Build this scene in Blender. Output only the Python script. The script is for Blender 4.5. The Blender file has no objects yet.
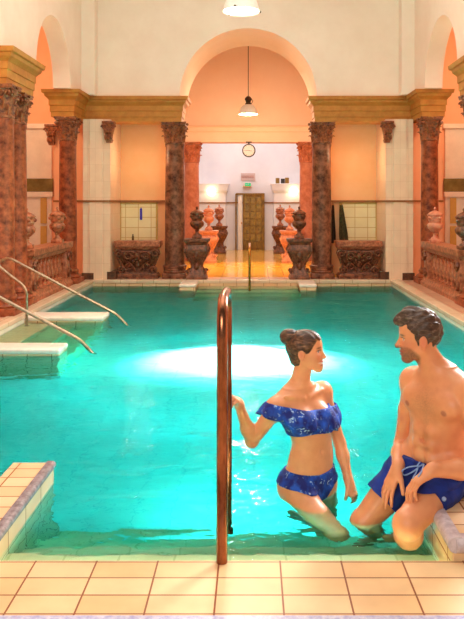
import bpy, bmesh, math, random
import numpy as np
from mathutils import Vector, Matrix
random.seed(7)
PI = math.pi
sc = bpy.context.scene
COL = sc.collection
AX = -0.09            # the hall's axis of symmetry
CAMZ = 1.44
def mir(x): return 2*AX - x

# ------------------------------------------------------------------ materials
def new_mat(name):
    m = bpy.data.materials.new(name); m.use_nodes = True
    nt = m.node_tree; nt.nodes.clear()
    out = nt.nodes.new('ShaderNodeOutputMaterial')
    b = nt.nodes.new('ShaderNodeBsdfPrincipled')
    nt.links.new(b.outputs[0], out.inputs[0])
    return m, nt, b, out
def N(nt, t, **kw):
    n = nt.nodes.new(t)
    for k, v in kw.items():
        if k in n.inputs: n.inputs[k].default_value = v
        else: setattr(n, k, v)
    return n
def c4(c): return (c[0], c[1], c[2], 1)
def srgb(r, g, b):
    f = lambda v: (v/255)/12.92 if v/255 <= .04045 else ((v/255+.055)/1.055)**2.4
    return (f(r), f(g), f(b))
def noise_mat(name, c1, c2, scale=8, rough=.5, bump=0.0, detail=6, metal=0, lo=.35, hi=.65, spec=.5, stretch=None, coat=0, sub=0):
    m, nt, b, out = new_mat(name)
    tc = N(nt, 'ShaderNodeTexCoord'); mp = N(nt, 'ShaderNodeMapping')
    if stretch: mp.inputs['Scale'].default_value = stretch
    nt.links.new(tc.outputs['Object'], mp.inputs[0])
    n = N(nt, 'ShaderNodeTexNoise', Scale=scale, Detail=detail, Roughness=.65)
    nt.links.new(mp.outputs[0], n.inputs['Vector'])
    r = N(nt, 'ShaderNodeValToRGB')
    r.color_ramp.elements[0].position = lo; r.color_ramp.elements[0].color = c4(c1)
    r.color_ramp.elements[1].position = hi; r.color_ramp.elements[1].color = c4(c2)
    nt.links.new(n.outputs['Fac'], r.inputs[0]); nt.links.new(r.outputs[0], b.inputs['Base Color'])
    b.inputs['Roughness'].default_value = rough; b.inputs['Metallic'].default_value = metal
    b.inputs['Specular IOR Level'].default_value = spec
    if coat: b.inputs['Coat Weight'].default_value = coat; b.inputs['Coat Roughness'].default_value = .15
    if bump:
        bp = N(nt, 'ShaderNodeBump', Strength=bump, Distance=.02)
        nt.links.new(n.outputs['Fac'], bp.inputs['Height']); nt.links.new(bp.outputs[0], b.inputs['Normal'])
    return m
def flat_mat(name, c, rough=.5, metal=0):
    d = [v*.93 for v in c]
    return noise_mat(name, d, c, 20, rough, 0, 2, metal)
def emit_mat(name, c, s):
    m, nt, b, out = new_mat(name)
    b.inputs['Base Color'].default_value = c4(c); b.inputs['Emission Color'].default_value = c4(c); b.inputs['Emission Strength'].default_value = s
    return m
def tile_mat(name, c1, c2, mort, w, h, plane='xy', ox=0, oy=0, ms=.004, rough=.25, var=.5):
    m, nt, b, out = new_mat(name)
    tc = N(nt, 'ShaderNodeTexCoord'); sp = N(nt, 'ShaderNodeSeparateXYZ'); cb = N(nt, 'ShaderNodeCombineXYZ')
    nt.links.new(tc.outputs['Object'], sp.inputs[0])
    ad = [N(nt, 'ShaderNodeMath', operation='ADD') for _ in (0, 1)]
    for a, ch, o, i in zip(ad, plane, (ox, oy), (0, 1)):
        nt.links.new(sp.outputs['xyz'.index(ch)], a.inputs[0]); a.inputs[1].default_value = 50*(w if i == 0 else h) + o
        nt.links.new(a.outputs[0], cb.inputs[i])
    br = N(nt, 'ShaderNodeTexBrick', offset=0.0, squash=1.0)
    br.inputs['Scale'].default_value = 1; br.inputs['Mortar Size'].default_value = ms; br.inputs['Mortar Smooth'].default_value = .1
    br.inputs['Brick Width'].default_value = w; br.inputs['Row Height'].default_value = h
    br.inputs['Color1'].default_value = c4(c1); br.inputs['Color2'].default_value = c4(c2); br.inputs['Mortar'].default_value = c4(mort)
    br.inputs['Bias'].default_value = 0
    nt.links.new(cb.outputs[0], br.inputs['Vector'])
    n = N(nt, 'ShaderNodeTexNoise', Scale=5, Detail=5)
    nt.links.new(tc.outputs['Object'], n.inputs['Vector'])
    mx = N(nt, 'ShaderNodeMix', data_type='RGBA', blend_type='MULTIPLY'); mx.inputs[0].default_value = var
    r = N(nt, 'ShaderNodeValToRGB'); r.color_ramp.elements[0].position = .3; r.color_ramp.elements[0].color = (.72, .66, .6, 1)
    r.color_ramp.elements[1].position = .65; r.color_ramp.elements[1].color = (1, 1, 1, 1)
    nt.links.new(n.outputs['Fac'], r.inputs[0])
    nt.links.new(br.outputs['Color'], mx.inputs[6]); nt.links.new(r.outputs[0], mx.inputs[7])
    nt.links.new(mx.outputs[2], b.inputs['Base Color'])
    bp = N(nt, 'ShaderNodeBump', Strength=.25, Distance=.004, invert=True)
    nt.links.new(br.outputs['Fac'], bp.inputs['Height']); nt.links.new(bp.outputs[0], b.inputs['Normal'])
    b.inputs['Roughness'].default_value = rough
    return m

M = {}
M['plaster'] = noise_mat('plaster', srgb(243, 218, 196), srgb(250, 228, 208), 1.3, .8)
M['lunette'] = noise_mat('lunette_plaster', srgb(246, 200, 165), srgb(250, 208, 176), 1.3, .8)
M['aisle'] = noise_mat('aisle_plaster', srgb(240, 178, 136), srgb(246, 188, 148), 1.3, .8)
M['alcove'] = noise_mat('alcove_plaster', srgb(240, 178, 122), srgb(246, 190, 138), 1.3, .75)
M['cool'] = noise_mat('white_plaster', srgb(226, 222, 226), srgb(236, 232, 234), 1.3, .8)
M['pier'] = tile_mat('pier_tile', srgb(243, 212, 180), srgb(248, 219, 188), srgb(222, 186, 148), .15, .3, 'xz', .02, 0, .002, .3, .25)
M['piery'] = tile_mat('pier_tile_side', srgb(243, 212, 180), srgb(248, 219, 188), srgb(222, 186, 148), .15, .3, 'yz', .02, 0, .002, .3, .25)
M['band'] = flat_mat('brown_band', srgb(150, 95, 45), .5)
M['skirt'] = noise_mat('brown_marble_skirting', srgb(60, 35, 22), srgb(110, 70, 45), 14, .4)
M['cornice'] = noise_mat('ochre_stone', srgb(178, 112, 34), srgb(200, 134, 50), 7, .6, .1)
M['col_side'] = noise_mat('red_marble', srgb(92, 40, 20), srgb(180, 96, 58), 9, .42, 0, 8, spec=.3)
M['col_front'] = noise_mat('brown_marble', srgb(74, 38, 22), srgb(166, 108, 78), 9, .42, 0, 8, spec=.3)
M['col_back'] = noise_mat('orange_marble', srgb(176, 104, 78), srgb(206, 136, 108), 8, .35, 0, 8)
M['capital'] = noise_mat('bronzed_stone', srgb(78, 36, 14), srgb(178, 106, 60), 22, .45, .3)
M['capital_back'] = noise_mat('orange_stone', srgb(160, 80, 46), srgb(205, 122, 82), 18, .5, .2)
M['dark_stone'] = noise_mat('dark_brown_marble', srgb(58, 28, 14), srgb(152, 92, 58), 20, .42, .4, 8)
M['pink_stone'] = noise_mat('pink_marble', srgb(186, 112, 84), srgb(226, 158, 126), 12, .4, .1)
M['rail_stone'] = noise_mat('brown_red_marble', srgb(112, 52, 28), srgb(206, 132, 92), 15, .35, .15, 8)
M['steel'] = noise_mat('steel', srgb(150, 128, 106), srgb(186, 162, 136), 30, .32, 0, 3, 1)
M['bronze'] = noise_mat('bronze', srgb(104, 58, 36), srgb(176, 114, 82), 6, .26, 0, 4, 1, stretch=(3, 3, .8))
M['brass'] = noise_mat('brass', srgb(190, 130, 50), srgb(214, 160, 80), 20, .22, 0, 3, 1)
M['white_enamel'] = noise_mat('white_enamel', srgb(232, 226, 216), srgb(240, 236, 228), 6, .35)
M['iron'] = flat_mat('dark_iron', srgb(70, 50, 34), .45, .6)
M['bulb'] = emit_mat('lit_bulb', (1, .86, .62), 14)
M['globe'] = emit_mat('lit_globe', (1, .84, .5), 7)
M['white_slab'] = noise_mat('white_coping', srgb(226, 218, 204), srgb(240, 234, 222), 10, .35)
M['lav'] = noise_mat('lavender_grey_ceramic', srgb(116, 102, 106), srgb(158, 144, 148), 30, .22, 0, 3)
M['lavlight'] = noise_mat('pale_lavender_ceramic', srgb(184, 170, 178), srgb(214, 202, 208), 30, .22, 0, 3)
M['lavtile'] = noise_mat('lavender_ceramic', srgb(166, 164, 210), srgb(216, 212, 232), 40, .3, 0, 4)
M['coping'] = tile_mat('side_coping', srgb(226, 202, 172), srgb(236, 214, 186), srgb(176, 140, 104), .6, .3, 'yx', 0, 0, .004, .25, .35)
M['paving'] = tile_mat('side_paving', srgb(206, 160, 132), srgb(220, 176, 148), srgb(160, 112, 84), .3, .3, 'xy', 0, 0, .004, .3, .5)
DT = (srgb(243, 198, 142), srgb(249, 216, 168), srgb(150, 78, 34))
M['deck'] = tile_mat('deck_tile', *DT, .244, .119, 'xy', .868+.0, -2.84+.119*24, .0036, .36, .45)
BT = (srgb(236, 196, 150), srgb(244, 212, 168), srgb(168, 108, 66))
M['curb'] = tile_mat('curb_tile', *BT, .244, .119, 'xy', 1.27, 0, .0042, .25, .3)
M['curbx'] = tile_mat('curb_tile_front', *BT, .244, .119, 'xz', 1.27, .02, .0042, .25, .3)
M['curby'] = tile_mat('curb_tile_side', *BT, .244, .119, 'yz', 0, .02, .0042, .25, .3)
PT = (srgb(238, 236, 220), srgb(244, 242, 226), srgb(216, 218, 206))
M['pool'] = tile_mat('pool_tile', *PT, .244, .244, 'xy', 0, 0, .005, .35, .3)
M['poolx'] = tile_mat('pool_tile_front', *PT, .244, .119, 'xz', 0, 0, .005, .35, .3)
M['pooly'] = tile_mat('pool_tile_side', *PT, .244, .119, 'yz', 0, 0, .005, .35, .3)
ST = (srgb(238, 214, 160), srgb(246, 224, 172), srgb(222, 200, 144))
M['step'] = tile_mat('step_tile', *ST, .244, .119, 'xy', .1, 0, .005, .35, .3)
M['stepx'] = tile_mat('step_tile_front', *ST, .244, .119, 'xz', .1, 0, .005, .35, .3)
M['stepy'] = tile_mat('step_tile_side', *ST, .244, .119, 'yz', 0, 0, .005, .35, .3)
M['wet'] = tile_mat('wet_orange_tile', srgb(240, 178, 74), srgb(246, 190, 90), srgb(200, 120, 44), .3, .3, 'xy', 0, 0, .004, .12, .5)
M['paneltile'] = tile_mat('cream_panel_tile', srgb(240, 222, 168), srgb(244, 228, 178), srgb(206, 168, 96), .25, .2, 'xz', 0, .08, .006, .3, .2)
M['frame'] = flat_mat('ochre_frame', srgb(206, 166, 84), .5)
M['oldwood'] = noise_mat('ochre_wood', srgb(96, 68, 18), srgb(170, 126, 40), 6, .5, 0, 4, stretch=(6, 6, 1))
M['doorglass'] = noise_mat('mottled_door_glass', srgb(104, 78, 18), srgb(176, 136, 44), 12, .25, .2)
M['cloth'] = noise_mat('olive_towel', srgb(52, 48, 26), srgb(92, 84, 44), 30, .9, .2)
M['clothb'] = noise_mat('dark_towel', srgb(44, 34, 24), srgb(74, 58, 38), 30, .9, .2)
M['blue'] = flat_mat('blue_plate', srgb(50, 40, 190), .4)
M['bottle'] = flat_mat('olive_bottle', srgb(98, 74, 30), .3)
M['white'] = flat_mat('white_face', srgb(236, 226, 222), .5)
M['signgrey'] = flat_mat('pinkish_grey', srgb(212, 184, 178), .5)
M['signred'] = flat_mat('dusty_red', srgb(186, 120, 110), .5)
M['green'] = emit_mat('lit_green', srgb(40, 170, 110), .8)
M['black'] = flat_mat('dark_brown_black', srgb(46, 36, 32), .5)
M['window'] = noise_mat('olive_window', srgb(96, 84, 40), srgb(140, 124, 66), 3, .2)
M['leafw'] = noise_mat('white_door_paint', srgb(226, 216, 200), srgb(238, 228, 212), 4, .4)

def hair_mat(name, c1, c2, c3, rot):
    m, nt, b, out = new_mat(name)
    tc = N(nt, 'ShaderNodeTexCoord'); mp = N(nt, 'ShaderNodeMapping'); mp.inputs['Scale'].default_value = (.28, 1.2, 1.2)
    mp.inputs['Rotation'].default_value = (0, rot, 0)
    nt.links.new(tc.outputs['Object'], mp.inputs[0])
    n = N(nt, 'ShaderNodeTexNoise', Scale=60, Detail=5, Roughness=.7); nt.links.new(mp.outputs[0], n.inputs['Vector'])
    r = N(nt, 'ShaderNodeValToRGB'); e = r.color_ramp.elements
    e[0].position = .36; e[0].color = c4(c1); e[1].position = .55; e[1].color = c4(c2); x = e.new(.72); x.color = c4(c3)
    nt.links.new(n.outputs['Fac'], r.inputs[0]); nt.links.new(r.outputs[0], b.inputs['Base Color'])
    bp = N(nt, 'ShaderNodeBump', Strength=.5, Distance=.008); nt.links.new(n.outputs['Fac'], bp.inputs['Height']); nt.links.new(bp.outputs[0], b.inputs['Normal'])
    b.inputs['Roughness'].default_value = .42
    return m
def skin_mat(name):
    m, nt, b, out = new_mat(name)
    a = N(nt, 'ShaderNodeAttribute', attribute_name='skin')
    tc = N(nt, 'ShaderNodeTexCoord')
    n = N(nt, 'ShaderNodeTexNoise', Scale=22, Detail=4); nt.links.new(tc.outputs['Object'], n.inputs['Vector'])
    mx = N(nt, 'ShaderNodeMix', data_type='RGBA', blend_type='MULTIPLY'); mx.inputs[0].default_value = .5
    r = N(nt, 'ShaderNodeValToRGB'); r.color_ramp.elements[0].position = .3; r.color_ramp.elements[0].color = (.86, .74, .7, 1); r.color_ramp.elements[1].position = .62; r.color_ramp.elements[1].color = (1, 1, 1, 1)
    nt.links.new(n.outputs['Fac'], r.inputs[0])
    nt.links.new(a.outputs['Color'], mx.inputs[6]); nt.links.new(r.outputs[0], mx.inputs[7]); nt.links.new(mx.outputs[2], b.inputs['Base Color'])
    b.inputs['Roughness'].default_value = .4
    b.inputs['Subsurface Weight'].default_value = .12; b.inputs['Subsurface Radius'].default_value = (.012, .005, .003); b.inputs['Subsurface Scale'].default_value = 1.0
    return m
def floral_mat(name):
    m, nt, b, out = new_mat(name)
    tc = N(nt, 'ShaderNodeTexCoord')
    v = N(nt, 'ShaderNodeTexVoronoi', Scale=26); n = N(nt, 'ShaderNodeTexNoise', Scale=34, Detail=4, Distortion=1.6)
    nt.links.new(tc.outputs['Object'], v.inputs['Vector']); nt.links.new(tc.outputs['Object'], n.inputs['Vector'])
    r1 = N(nt, 'ShaderNodeValToRGB'); r1.color_ramp.elements[0].position = .57; r1.color_ramp.elements[1].position = .64
    nt.links.new(n.outputs['Fac'], r1.inputs[0])
    r2 = N(nt, 'ShaderNodeValToRGB'); r2.color_ramp.elements[0].position = .35; r2.color_ramp.elements[0].color = (1, 1, 1, 1); r2.color_ramp.elements[1].position = .62; r2.color_ramp.elements[1].color = (0, 0, 0, 1)
    nt.links.new(v.outputs['Distance'], r2.inputs[0])
    mu = N(nt, 'ShaderNodeMath', operation='MULTIPLY'); nt.links.new(r1.outputs[0], mu.inputs[0]); nt.links.new(r2.outputs[0], mu.inputs[1])
    n2 = N(nt, 'ShaderNodeTexNoise', Scale=18, Detail=2); nt.links.new(tc.outputs['Object'], n2.inputs['Vector'])
    base = N(nt, 'ShaderNodeValToRGB'); base.color_ramp.elements[0].position = .4; base.color_ramp.elements[0].color = c4(srgb(8, 28, 122)); base.color_ramp.elements[1].position = .62; base.color_ramp.elements[1].color = c4(srgb(14, 84, 206))
    nt.links.new(n2.outputs['Fac'], base.inputs[0])
    mx = N(nt, 'ShaderNodeMix', data_type='RGBA'); nt.links.new(mu.outputs[0], mx.inputs[0]); nt.links.new(base.outputs[0], mx.inputs[6]); mx.inputs[7].default_value = c4(srgb(170, 205, 240))
    nt.links.new(mx.outputs[2], b.inputs['Base Color']); b.inputs['Roughness'].default_value = .7
    return m
M['hair_man'] = hair_mat('dark_brown_hair', srgb(40, 26, 20), srgb(88, 64, 50), srgb(158, 138, 124), .35)
M['hair_woman'] = hair_mat('brown_hair', srgb(38, 20, 12), srgb(98, 62, 38), srgb(168, 126, 92), .6)
M['skin'] = skin_mat('skin')
M['floral'] = floral_mat('navy_floral_fabric')
M['navy'] = noise_mat('navy_swim_fabric', srgb(3, 28, 104), srgb(7, 52, 156), 9, .8, .35, 3)
M['cord'] = flat_mat('pale_blue_cord', srgb(150, 180, 230), .7)

# water: clear rippled surface over an absorbing turquoise body
def water_mat():
    m, nt, b, out = new_mat('turquoise_water'); nt.nodes.remove(b)
    rf = N(nt, 'ShaderNodeBsdfRefraction', IOR=1.333, Roughness=0.0); gl = N(nt, 'ShaderNodeBsdfGlossy', Roughness=0.03); fr = N(nt, 'ShaderNodeFresnel', IOR=1.333)
    fm = N(nt, 'ShaderNodeMath', operation='MULTIPLY'); fm.inputs[1].default_value = .36; g = N(nt, 'ShaderNodeMixShader')
    nt.links.new(fr.outputs[0], fm.inputs[0]); nt.links.new(fm.outputs[0], g.inputs[0]); nt.links.new(rf.outputs[0], g.inputs[1]); nt.links.new(gl.outputs[0], g.inputs[2])
    tc = N(nt, 'ShaderNodeTexCoord'); mp = N(nt, 'ShaderNodeMapping'); mp.inputs['Scale'].default_value = (1, 1.5, 1); mp.inputs['Rotation'].default_value = (0, 0, .25)
    nt.links.new(tc.outputs['Object'], mp.inputs[0])
    n1 = N(nt, 'ShaderNodeTexNoise', Scale=2.6, Detail=2, Roughness=.5, Distortion=.6)
    n2 = N(nt, 'ShaderNodeTexNoise', Scale=9.0, Detail=2, Roughness=.5, Distortion=.4)
    for n in (n1, n2): nt.links.new(mp.outputs[0], n.inputs['Vector'])
    b1 = N(nt, 'ShaderNodeBump', Strength=.5, Distance=.062); b2 = N(nt, 'ShaderNodeBump', Strength=.35, Distance=.018)
    nt.links.new(n1.outputs['Fac'], b1.inputs['Height']); nt.links.new(n2.outputs['Fac'], b2.inputs['Height'])
    nt.links.new(b1.outputs[0], b2.inputs['Normal']); [nt.links.new(b2.outputs[0], q.inputs['Normal']) for q in (rf, gl, fr)]
    nt.links.new(g.outputs[0], out.inputs['Surface'])
    va = N(nt, 'ShaderNodeVolumeAbsorption', Density=2.4); va.inputs['Color'].default_value = (0.0, .87, .885, 1)
    nt.links.new(va.outputs[0], out.inputs['Volume'])
    return m
M['water'] = water_mat()

# ------------------------------------------------------------------ mesh helpers
def obj(name, bm, mat, parent=None, smooth=False):
    me = bpy.data.meshes.new(name); bmesh.ops.recalc_face_normals(bm, faces=bm.faces); bm.to_mesh(me); bm.free()
    for m in (mat if isinstance(mat, (list, tuple)) else [mat]): me.materials.append(M[m])
    if smooth:
        me.polygons.foreach_set('use_smooth', [True]*len(me.polygons))
        try: me.set_sharp_from_angle(angle=math.radians(smooth if smooth is not True else 40))
        except Exception: pass
    o = bpy.data.objects.new(name, me); COL.objects.link(o)
    if parent: o.parent = parent
    return o
def tag(o, label=None, cat=None, group=None, kind=None):
    if label: o['label'] = label
    if cat: o['category'] = cat
    if group: o['group'] = group
    if kind: o['kind'] = kind
    return o
def thing(name, label, cat, loc=(0, 0, 0), rz=0, group=None):
    o = bpy.data.objects.new(name, None); o.empty_display_size = .1; COL.objects.link(o)
    o.location = loc; o.rotation_euler = (0, 0, rz)
    return tag(o, label, cat, group, 'thing')
def struct(name, bm, mat, label=None, smooth=False):
    o = obj(name, bm, mat, None, smooth); o['kind'] = 'structure'
    if label: o['label'] = label
    return o
def dup(o, loc, label, rz=None, parent=None):
    c = o.copy(); COL.objects.link(c)
    if parent is None:
        c.location = loc; c['label'] = label
        if rz is not None: c.rotation_euler = (0, 0, rz)
    else: c.parent = parent
    for ch in list(o.children): dup(ch, None, None, None, c)
    return c
def BM(): return bmesh.new()
def box(bm, x0, x1, y0, y1, z0, z1, bev=0, seg=2):
    r = bmesh.ops.create_cube(bm, size=1)
    bmesh.ops.scale(bm, verts=r['verts'], vec=(abs(x1-x0), abs(y1-y0), abs(z1-z0)))
    bmesh.ops.translate(bm, verts=r['verts'], vec=((x0+x1)/2, (y0+y1)/2, (z0+z1)/2))
    if bev:
        es = list({e for v in r['verts'] for e in v.link_edges})
        bmesh.ops.bevel(bm, geom=es, offset=bev, segments=seg, affect='EDGES', profile=.5)
    return bm
def lathe(bm, prof, n=32, c=(0, 0, 0), rib=0, ribn=0, ribz=None):
    rings = []
    for r, z in prof:
        ring = []
        for i in range(n):
            a = 2*PI*i/n; rr = r
            if rib and (ribz is None or ribz[0] <= z <= ribz[1]): rr = r*(1+rib*math.cos(ribn*a))
            ring.append(bm.verts.new((c[0]+rr*math.cos(a), c[1]+rr*math.sin(a), c[2]+z)))
        rings.append(ring)
    for a, b in zip(rings, rings[1:]):
        for i in range(n): bm.faces.new((a[i], a[(i+1) % n], b[(i+1) % n], b[i]))
    bm.faces.new(rings[0][::-1]); bm.faces.new(rings[-1])
    return bm
def rect_loft(bm, x0, x1, y0, y1, prof):
    """moulded profile (outward offset, z) run round a rectangle"""
    rings = []
    for o, z in prof:
        rings.append([bm.verts.new(p) for p in ((x0-o, y0-o, z), (x1+o, y0-o, z), (x1+o, y1+o, z), (x0-o, y1+o, z))])
    for a, b in zip(rings, rings[1:]):
        for i in range(4): bm.faces.new((a[i], a[(i+1) % 4], b[(i+1) % 4], b[i]))
    bm.faces.new(rings[0][::-1]); bm.faces.new(rings[-1])
    return bm
def smoothpath(pts, r, n=6):
    """polyline with rounded corners of radius r"""
    pts = [Vector(p) for p in pts]; out = [pts[0]]
    for i in range(1, len(pts)-1):
        a, b, c = pts[i-1], pts[i], pts[i+1]
        l = min(r, (a-b).length*.49, (c-b).length*.49)
        p, q = b+(a-b).normalized()*l, b+(c-b).normalized()*l
        for k in range(n+1):
            t = k/n; out.append(p*(1-t)**2+b*2*t*(1-t)+q*t*t)
    out.append(pts[-1]); return out
def tube(bm, pts, rad, n=14, cap=True):
    pts = [Vector(p) for p in pts]; rings = []; up = None
    for i, p in enumerate(pts):
        t = (pts[min(i+1, len(pts)-1)]-pts[max(i-1, 0)]).normalized()
        if up is None: up = t.orthogonal().normalized()
        up = (up - t*up.dot(t)).normalized(); s = t.cross(up)
        r = rad[i] if isinstance(rad, (list, tuple)) else rad
        rings.append([bm.verts.new(p+(up*math.cos(2*PI*k/n)+s*math.sin(2*PI*k/n))*r) for k in range(n)])
    for a, b in zip(rings, rings[1:]):
        for i in range(n): bm.faces.new((a[i], a[(i+1) % n], b[(i+1) % n], b[i]))
    if cap: bm.faces.new(rings[0][::-1]); bm.faces.new(rings[-1])
    return bm
def sphere(bm, c, r, u=16, v=10):
    q = bmesh.ops.create_uvsphere(bm, u_segments=u, v_segments=v, radius=1)
    r = r if isinstance(r, (tuple, list)) else (r, r, r)
    bmesh.ops.scale(bm, verts=q['verts'], vec=r); bmesh.ops.translate(bm, verts=q['verts'], vec=c)
    return bm
def prism(bm, poly, axis, a, b):
    """extrude a 2-D outline; axis 'x': outline (y,z); 'y': outline (x,z)"""
    mk = (lambda p, t: (t, p[0], p[1])) if axis == 'x' else ((lambda p, t: (p[0], t, p[1])) if axis == 'y' else (lambda p, t: (p[0], p[1], t)))
    A = [bm.verts.new(mk(p, a)) for p in poly]; B = [bm.verts.new(mk(p, b)) for p in poly]
    n = len(poly)
    for i in range(n): bm.faces.new((A[i], A[(i+1) % n], B[(i+1) % n], B[i]))
    f1 = bm.faces.new(A[::-1]); f2 = bm.faces.new(B)
    bmesh.ops.triangulate(bm, faces=[f1, f2])
    return bm
def by_normal(o):
    """slots: 0 top, 1 faces towards +-y, 2 faces towards +-x"""
    for p in o.data.polygons:
        n = p.normal; p.material_index = 0 if abs(n.z) > .6 else (1 if abs(n.y) > abs(n.x) else 2)
    return o

# ------------------------------------------------------------------ camera
F = 712.0
cam = bpy.data.cameras.new('camera'); co = bpy.data.objects.new('camera', cam); COL.objects.link(co)
cam.sensor_fit = 'AUTO'; cam.sensor_width = 36; cam.lens = F/619*36
cam.shift_x = -(253-232)/619; cam.shift_y = -(309.5-201)/619
co.location = (0, 0, CAMZ); co.rotation_euler = (PI/2, 0, 0); cam.clip_start = .05
sc.camera = co

# ------------------------------------------------------------------ floor, pool
PL, PR, PN, PF, ZW, ZB = -2.9, 2.5, 2.85, 12.9, -.10, -.95
bm = box(BM(), -5.2, 5.0, -2, PN, -.3, 0); struct('floor', bm, 'deck')
bm = box(BM(), -1.6, 1.5, 2.30, 2.472, -.2, .0015); struct('trim_1', bm, 'lavtile', 'strip of lavender grey tiles across the near deck')
bm = box(BM(), -5.2, PL, PN, PF, -1.2, 0); by_normal(struct('floor_left', bm, ['paving', 'poolx', 'pooly']))
bm = box(BM(), PR, 5.0, PN, PF, -1.2, 0); by_normal(struct('floor_right', bm, ['paving', 'poolx', 'pooly']))
bm = box(BM(), -5.2, 5.0, PF, 13.45, -1.2, 0); by_normal(struct('floor_far', bm, ['paving', 'curbx', 'pooly']))
bm = box(BM(), -5.2, 5.0, 13.45, 21.5, -.3, .0); struct('floor_back', bm, 'wet')
bm = box(BM(), -5.2, 5.0, PN-.3, PF+.3, -1.3, ZB); struct('floor_pool', bm, 'pool')
bm = box(BM(), -5.2, 5.0, PN-.3, PN-.005, -1.3, -.02); by_normal(struct('wall_pool_near', bm, ['step', 'stepx', 'stepy']))
# copings along the two long sides and the far end
bm = box(BM(), PL-.16, PL+.015, PN+.85, PF+.1, -.05, .012, .01); struct('trim_2', bm, 'coping', 'pale stone coping along the left pool edge')
bm = box(BM(), PR-.015, PR+.16, PN+.85, PF+.1, -.05, .012, .01); struct('trim_3', bm, 'coping', 'pale stone coping along the right pool edge')
bm = box(BM(), PL, PR, PF-.015, PF+.14, -.05, .012, .01); struct('trim_4', bm, 'coping', 'pale stone coping along the far pool edge')
# near stairs
bm = BM()
for y1, z1 in ((3.17, -.17), (3.40, -.35), (3.65, -.55), (3.90, -.76)): box(bm, -1.10, .83, PN-.01, y1, -1.0, z1, .012, 2)
o = struct('floor_steps', bm, ['step', 'stepx', 'stepy']); by_normal(o)
def curb(x0, x1, inner, n, lab, y1=3.66, zt=.093, R=.022):
    bm = box(BM(), x0, x1, PN, y1, -1.0, zt, .004, 1)
    o = struct('wall_curb_'+n, bm, ['curb', 'curbx', 'curby'], lab); by_normal(o)
    e = BM(); s = 1 if inner > 0 else -1
    xe = x1 if s > 0 else x0
    # rounded lavender nosing along the edge over the stairs
    zc = zt+.007-R
    prof = [(R*math.sin(PI*k/8), zc+R*math.cos(PI*k/8)) for k in range(9)]
    pts = [(xe - s*.012 + s*a, b) for a, b in prof] + [(xe - s*.037, zc-R), (xe - s*.037, zt+.007)]
    if R > .025:      # the same edging returns along the front
        q = [(PN-.005+.012 - a, b-.0015) for a, b in prof] + [(PN+.037, zc-R), (PN+.037, zt+.0055)]
        prism(e, q, 'x', xe+.012 if s < 0 else x0, x1 if s < 0 else xe-.012)
    prism(e, pts, 'y', PN-.004, y1+.006)
    struct('trim_curb_'+n, e, 'lav' if s > 0 else 'lavlight', 'rounded lavender grey edging of the '+lab, smooth=50)
curb(-1.315, -1.09, 1, 'left', 'low tiled wall left of the near stairs', 3.90, .008)
curb(.80, 1.75, -1, 'right', 'low tiled wall the man sits on', 3.66, .088, .032)
# far stairs' flanks and the left stairs' flanks: white slabs on tiled walls
def slab(n, x0, x1, y0, y1, zt, lab):
    bm = box(BM(), x0+.012, x1-.012, y0+.012, y1-.012, -1.0, zt-.05); o = struct('wall_flank_'+n, bm, ['curb', 'curbx', 'curby'], 'tiled core under the '+lab); by_normal(o)
    bm = box(BM(), x0, x1, y0, y1, zt-.055, zt, .02, 4); struct('trim_flank_'+n, bm, 'white_slab', lab, smooth=50)
slab('far_left', -1.28, -.98, 12.25, 12.9, .005, 'white slab end at the left of the far stairs')
slab('far_right', .80, 1.10, 12.25, 12.9, .005, 'white slab end at the right of the far stairs')
slab('near_arm', PL-.05, -1.92, 7.07, 7.40, -.03, 'white slab arm of the left stairs, nearer one')
slab('far_arm', PL-.05, -1.90, 9.02, 9.45, -.03, 'white slab arm of the left stairs, farther one')
bm = BM()
for x1, z1 in ((-2.55, -.16), (-2.25, -.34), (-1.95, -.54)): box(bm, PL-.02, x1, 7.40, 9.02, -1.0, z1, .01)
by_normal(struct('floor_side_steps', bm, ['step', 'stepx', 'stepy']))
bm = BM()
for y0, z1 in ((12.55, -.14), (12.25, -.32), (11.95, -.54)): box(bm, -.98, .80, y0, PF+.02, -1.0, z1, .01)
by_normal(struct('floor_far_steps', bm, ['step', 'stepx', 'stepy']))
bm = BM(); lathe(bm, [(2.6*k/24, .52*math.exp(-((2.6*k/24)/1.35)**4)) for k in range(24, 0, -1)] + [(.01, .52)], 64)  # mound invented to bring the white glow nearer the surface
bmesh.ops.scale(bm, verts=bm.verts, vec=(1, .8, 1)); bmesh.ops.translate(bm, verts=bm.verts, vec=(-.12, 7.35, ZB-.005)); struct('floor_glow_mound', bm, 'pool', 'smooth mound added to the pool floor to carry the white glow', smooth=80)
# water body
bm = box(BM(), PL-.02, PR+.02, PN-.02, PF+.02, ZB-.02, ZW)
o = obj('pool_water', bm, 'water'); tag(o, 'rippled turquoise water filling the pool', 'water', None, 'stuff')

# ------------------------------------------------------------------ walls
ZC, ZT = 3.36, 6.3
def arch(c, r, zc, n=24):
    return [(c - r*math.cos(PI*k/n), zc + r*math.sin(PI*k/n)) for k in range(n+1)]
def arch_wall(bm, bot, axis, a, b, top):
    """wall standing on a lower outline (along, z), with thickness a..b"""
    mk = (lambda p, t: (t, p[0], p[1])) if axis == 'x' else (lambda p, t: (p[0], t, p[1]))
    v = [[bm.verts.new(mk((p[0], zz), t)) for p in bot for zz in (p[1], top)] for t in (a, b)]
    A, B = v
    for i in range(len(bot)-1):
        j = 2*i
        bm.faces.new((A[j], A[j+2], A[j+3], A[j+1])); bm.faces.new((B[j], B[j+1], B[j+3], B[j+2]))
        bm.faces.new((A[j], B[j], B[j+2], A[j+2])); bm.faces.new((A[j+1], A[j+3], B[j+3], B[j+1]))
    bm.faces.new((A[0], A[1], B[1], B[0])); bm.faces.new((A[-2], B[-2], B[-1], A[-1]))
    return bm
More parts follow.
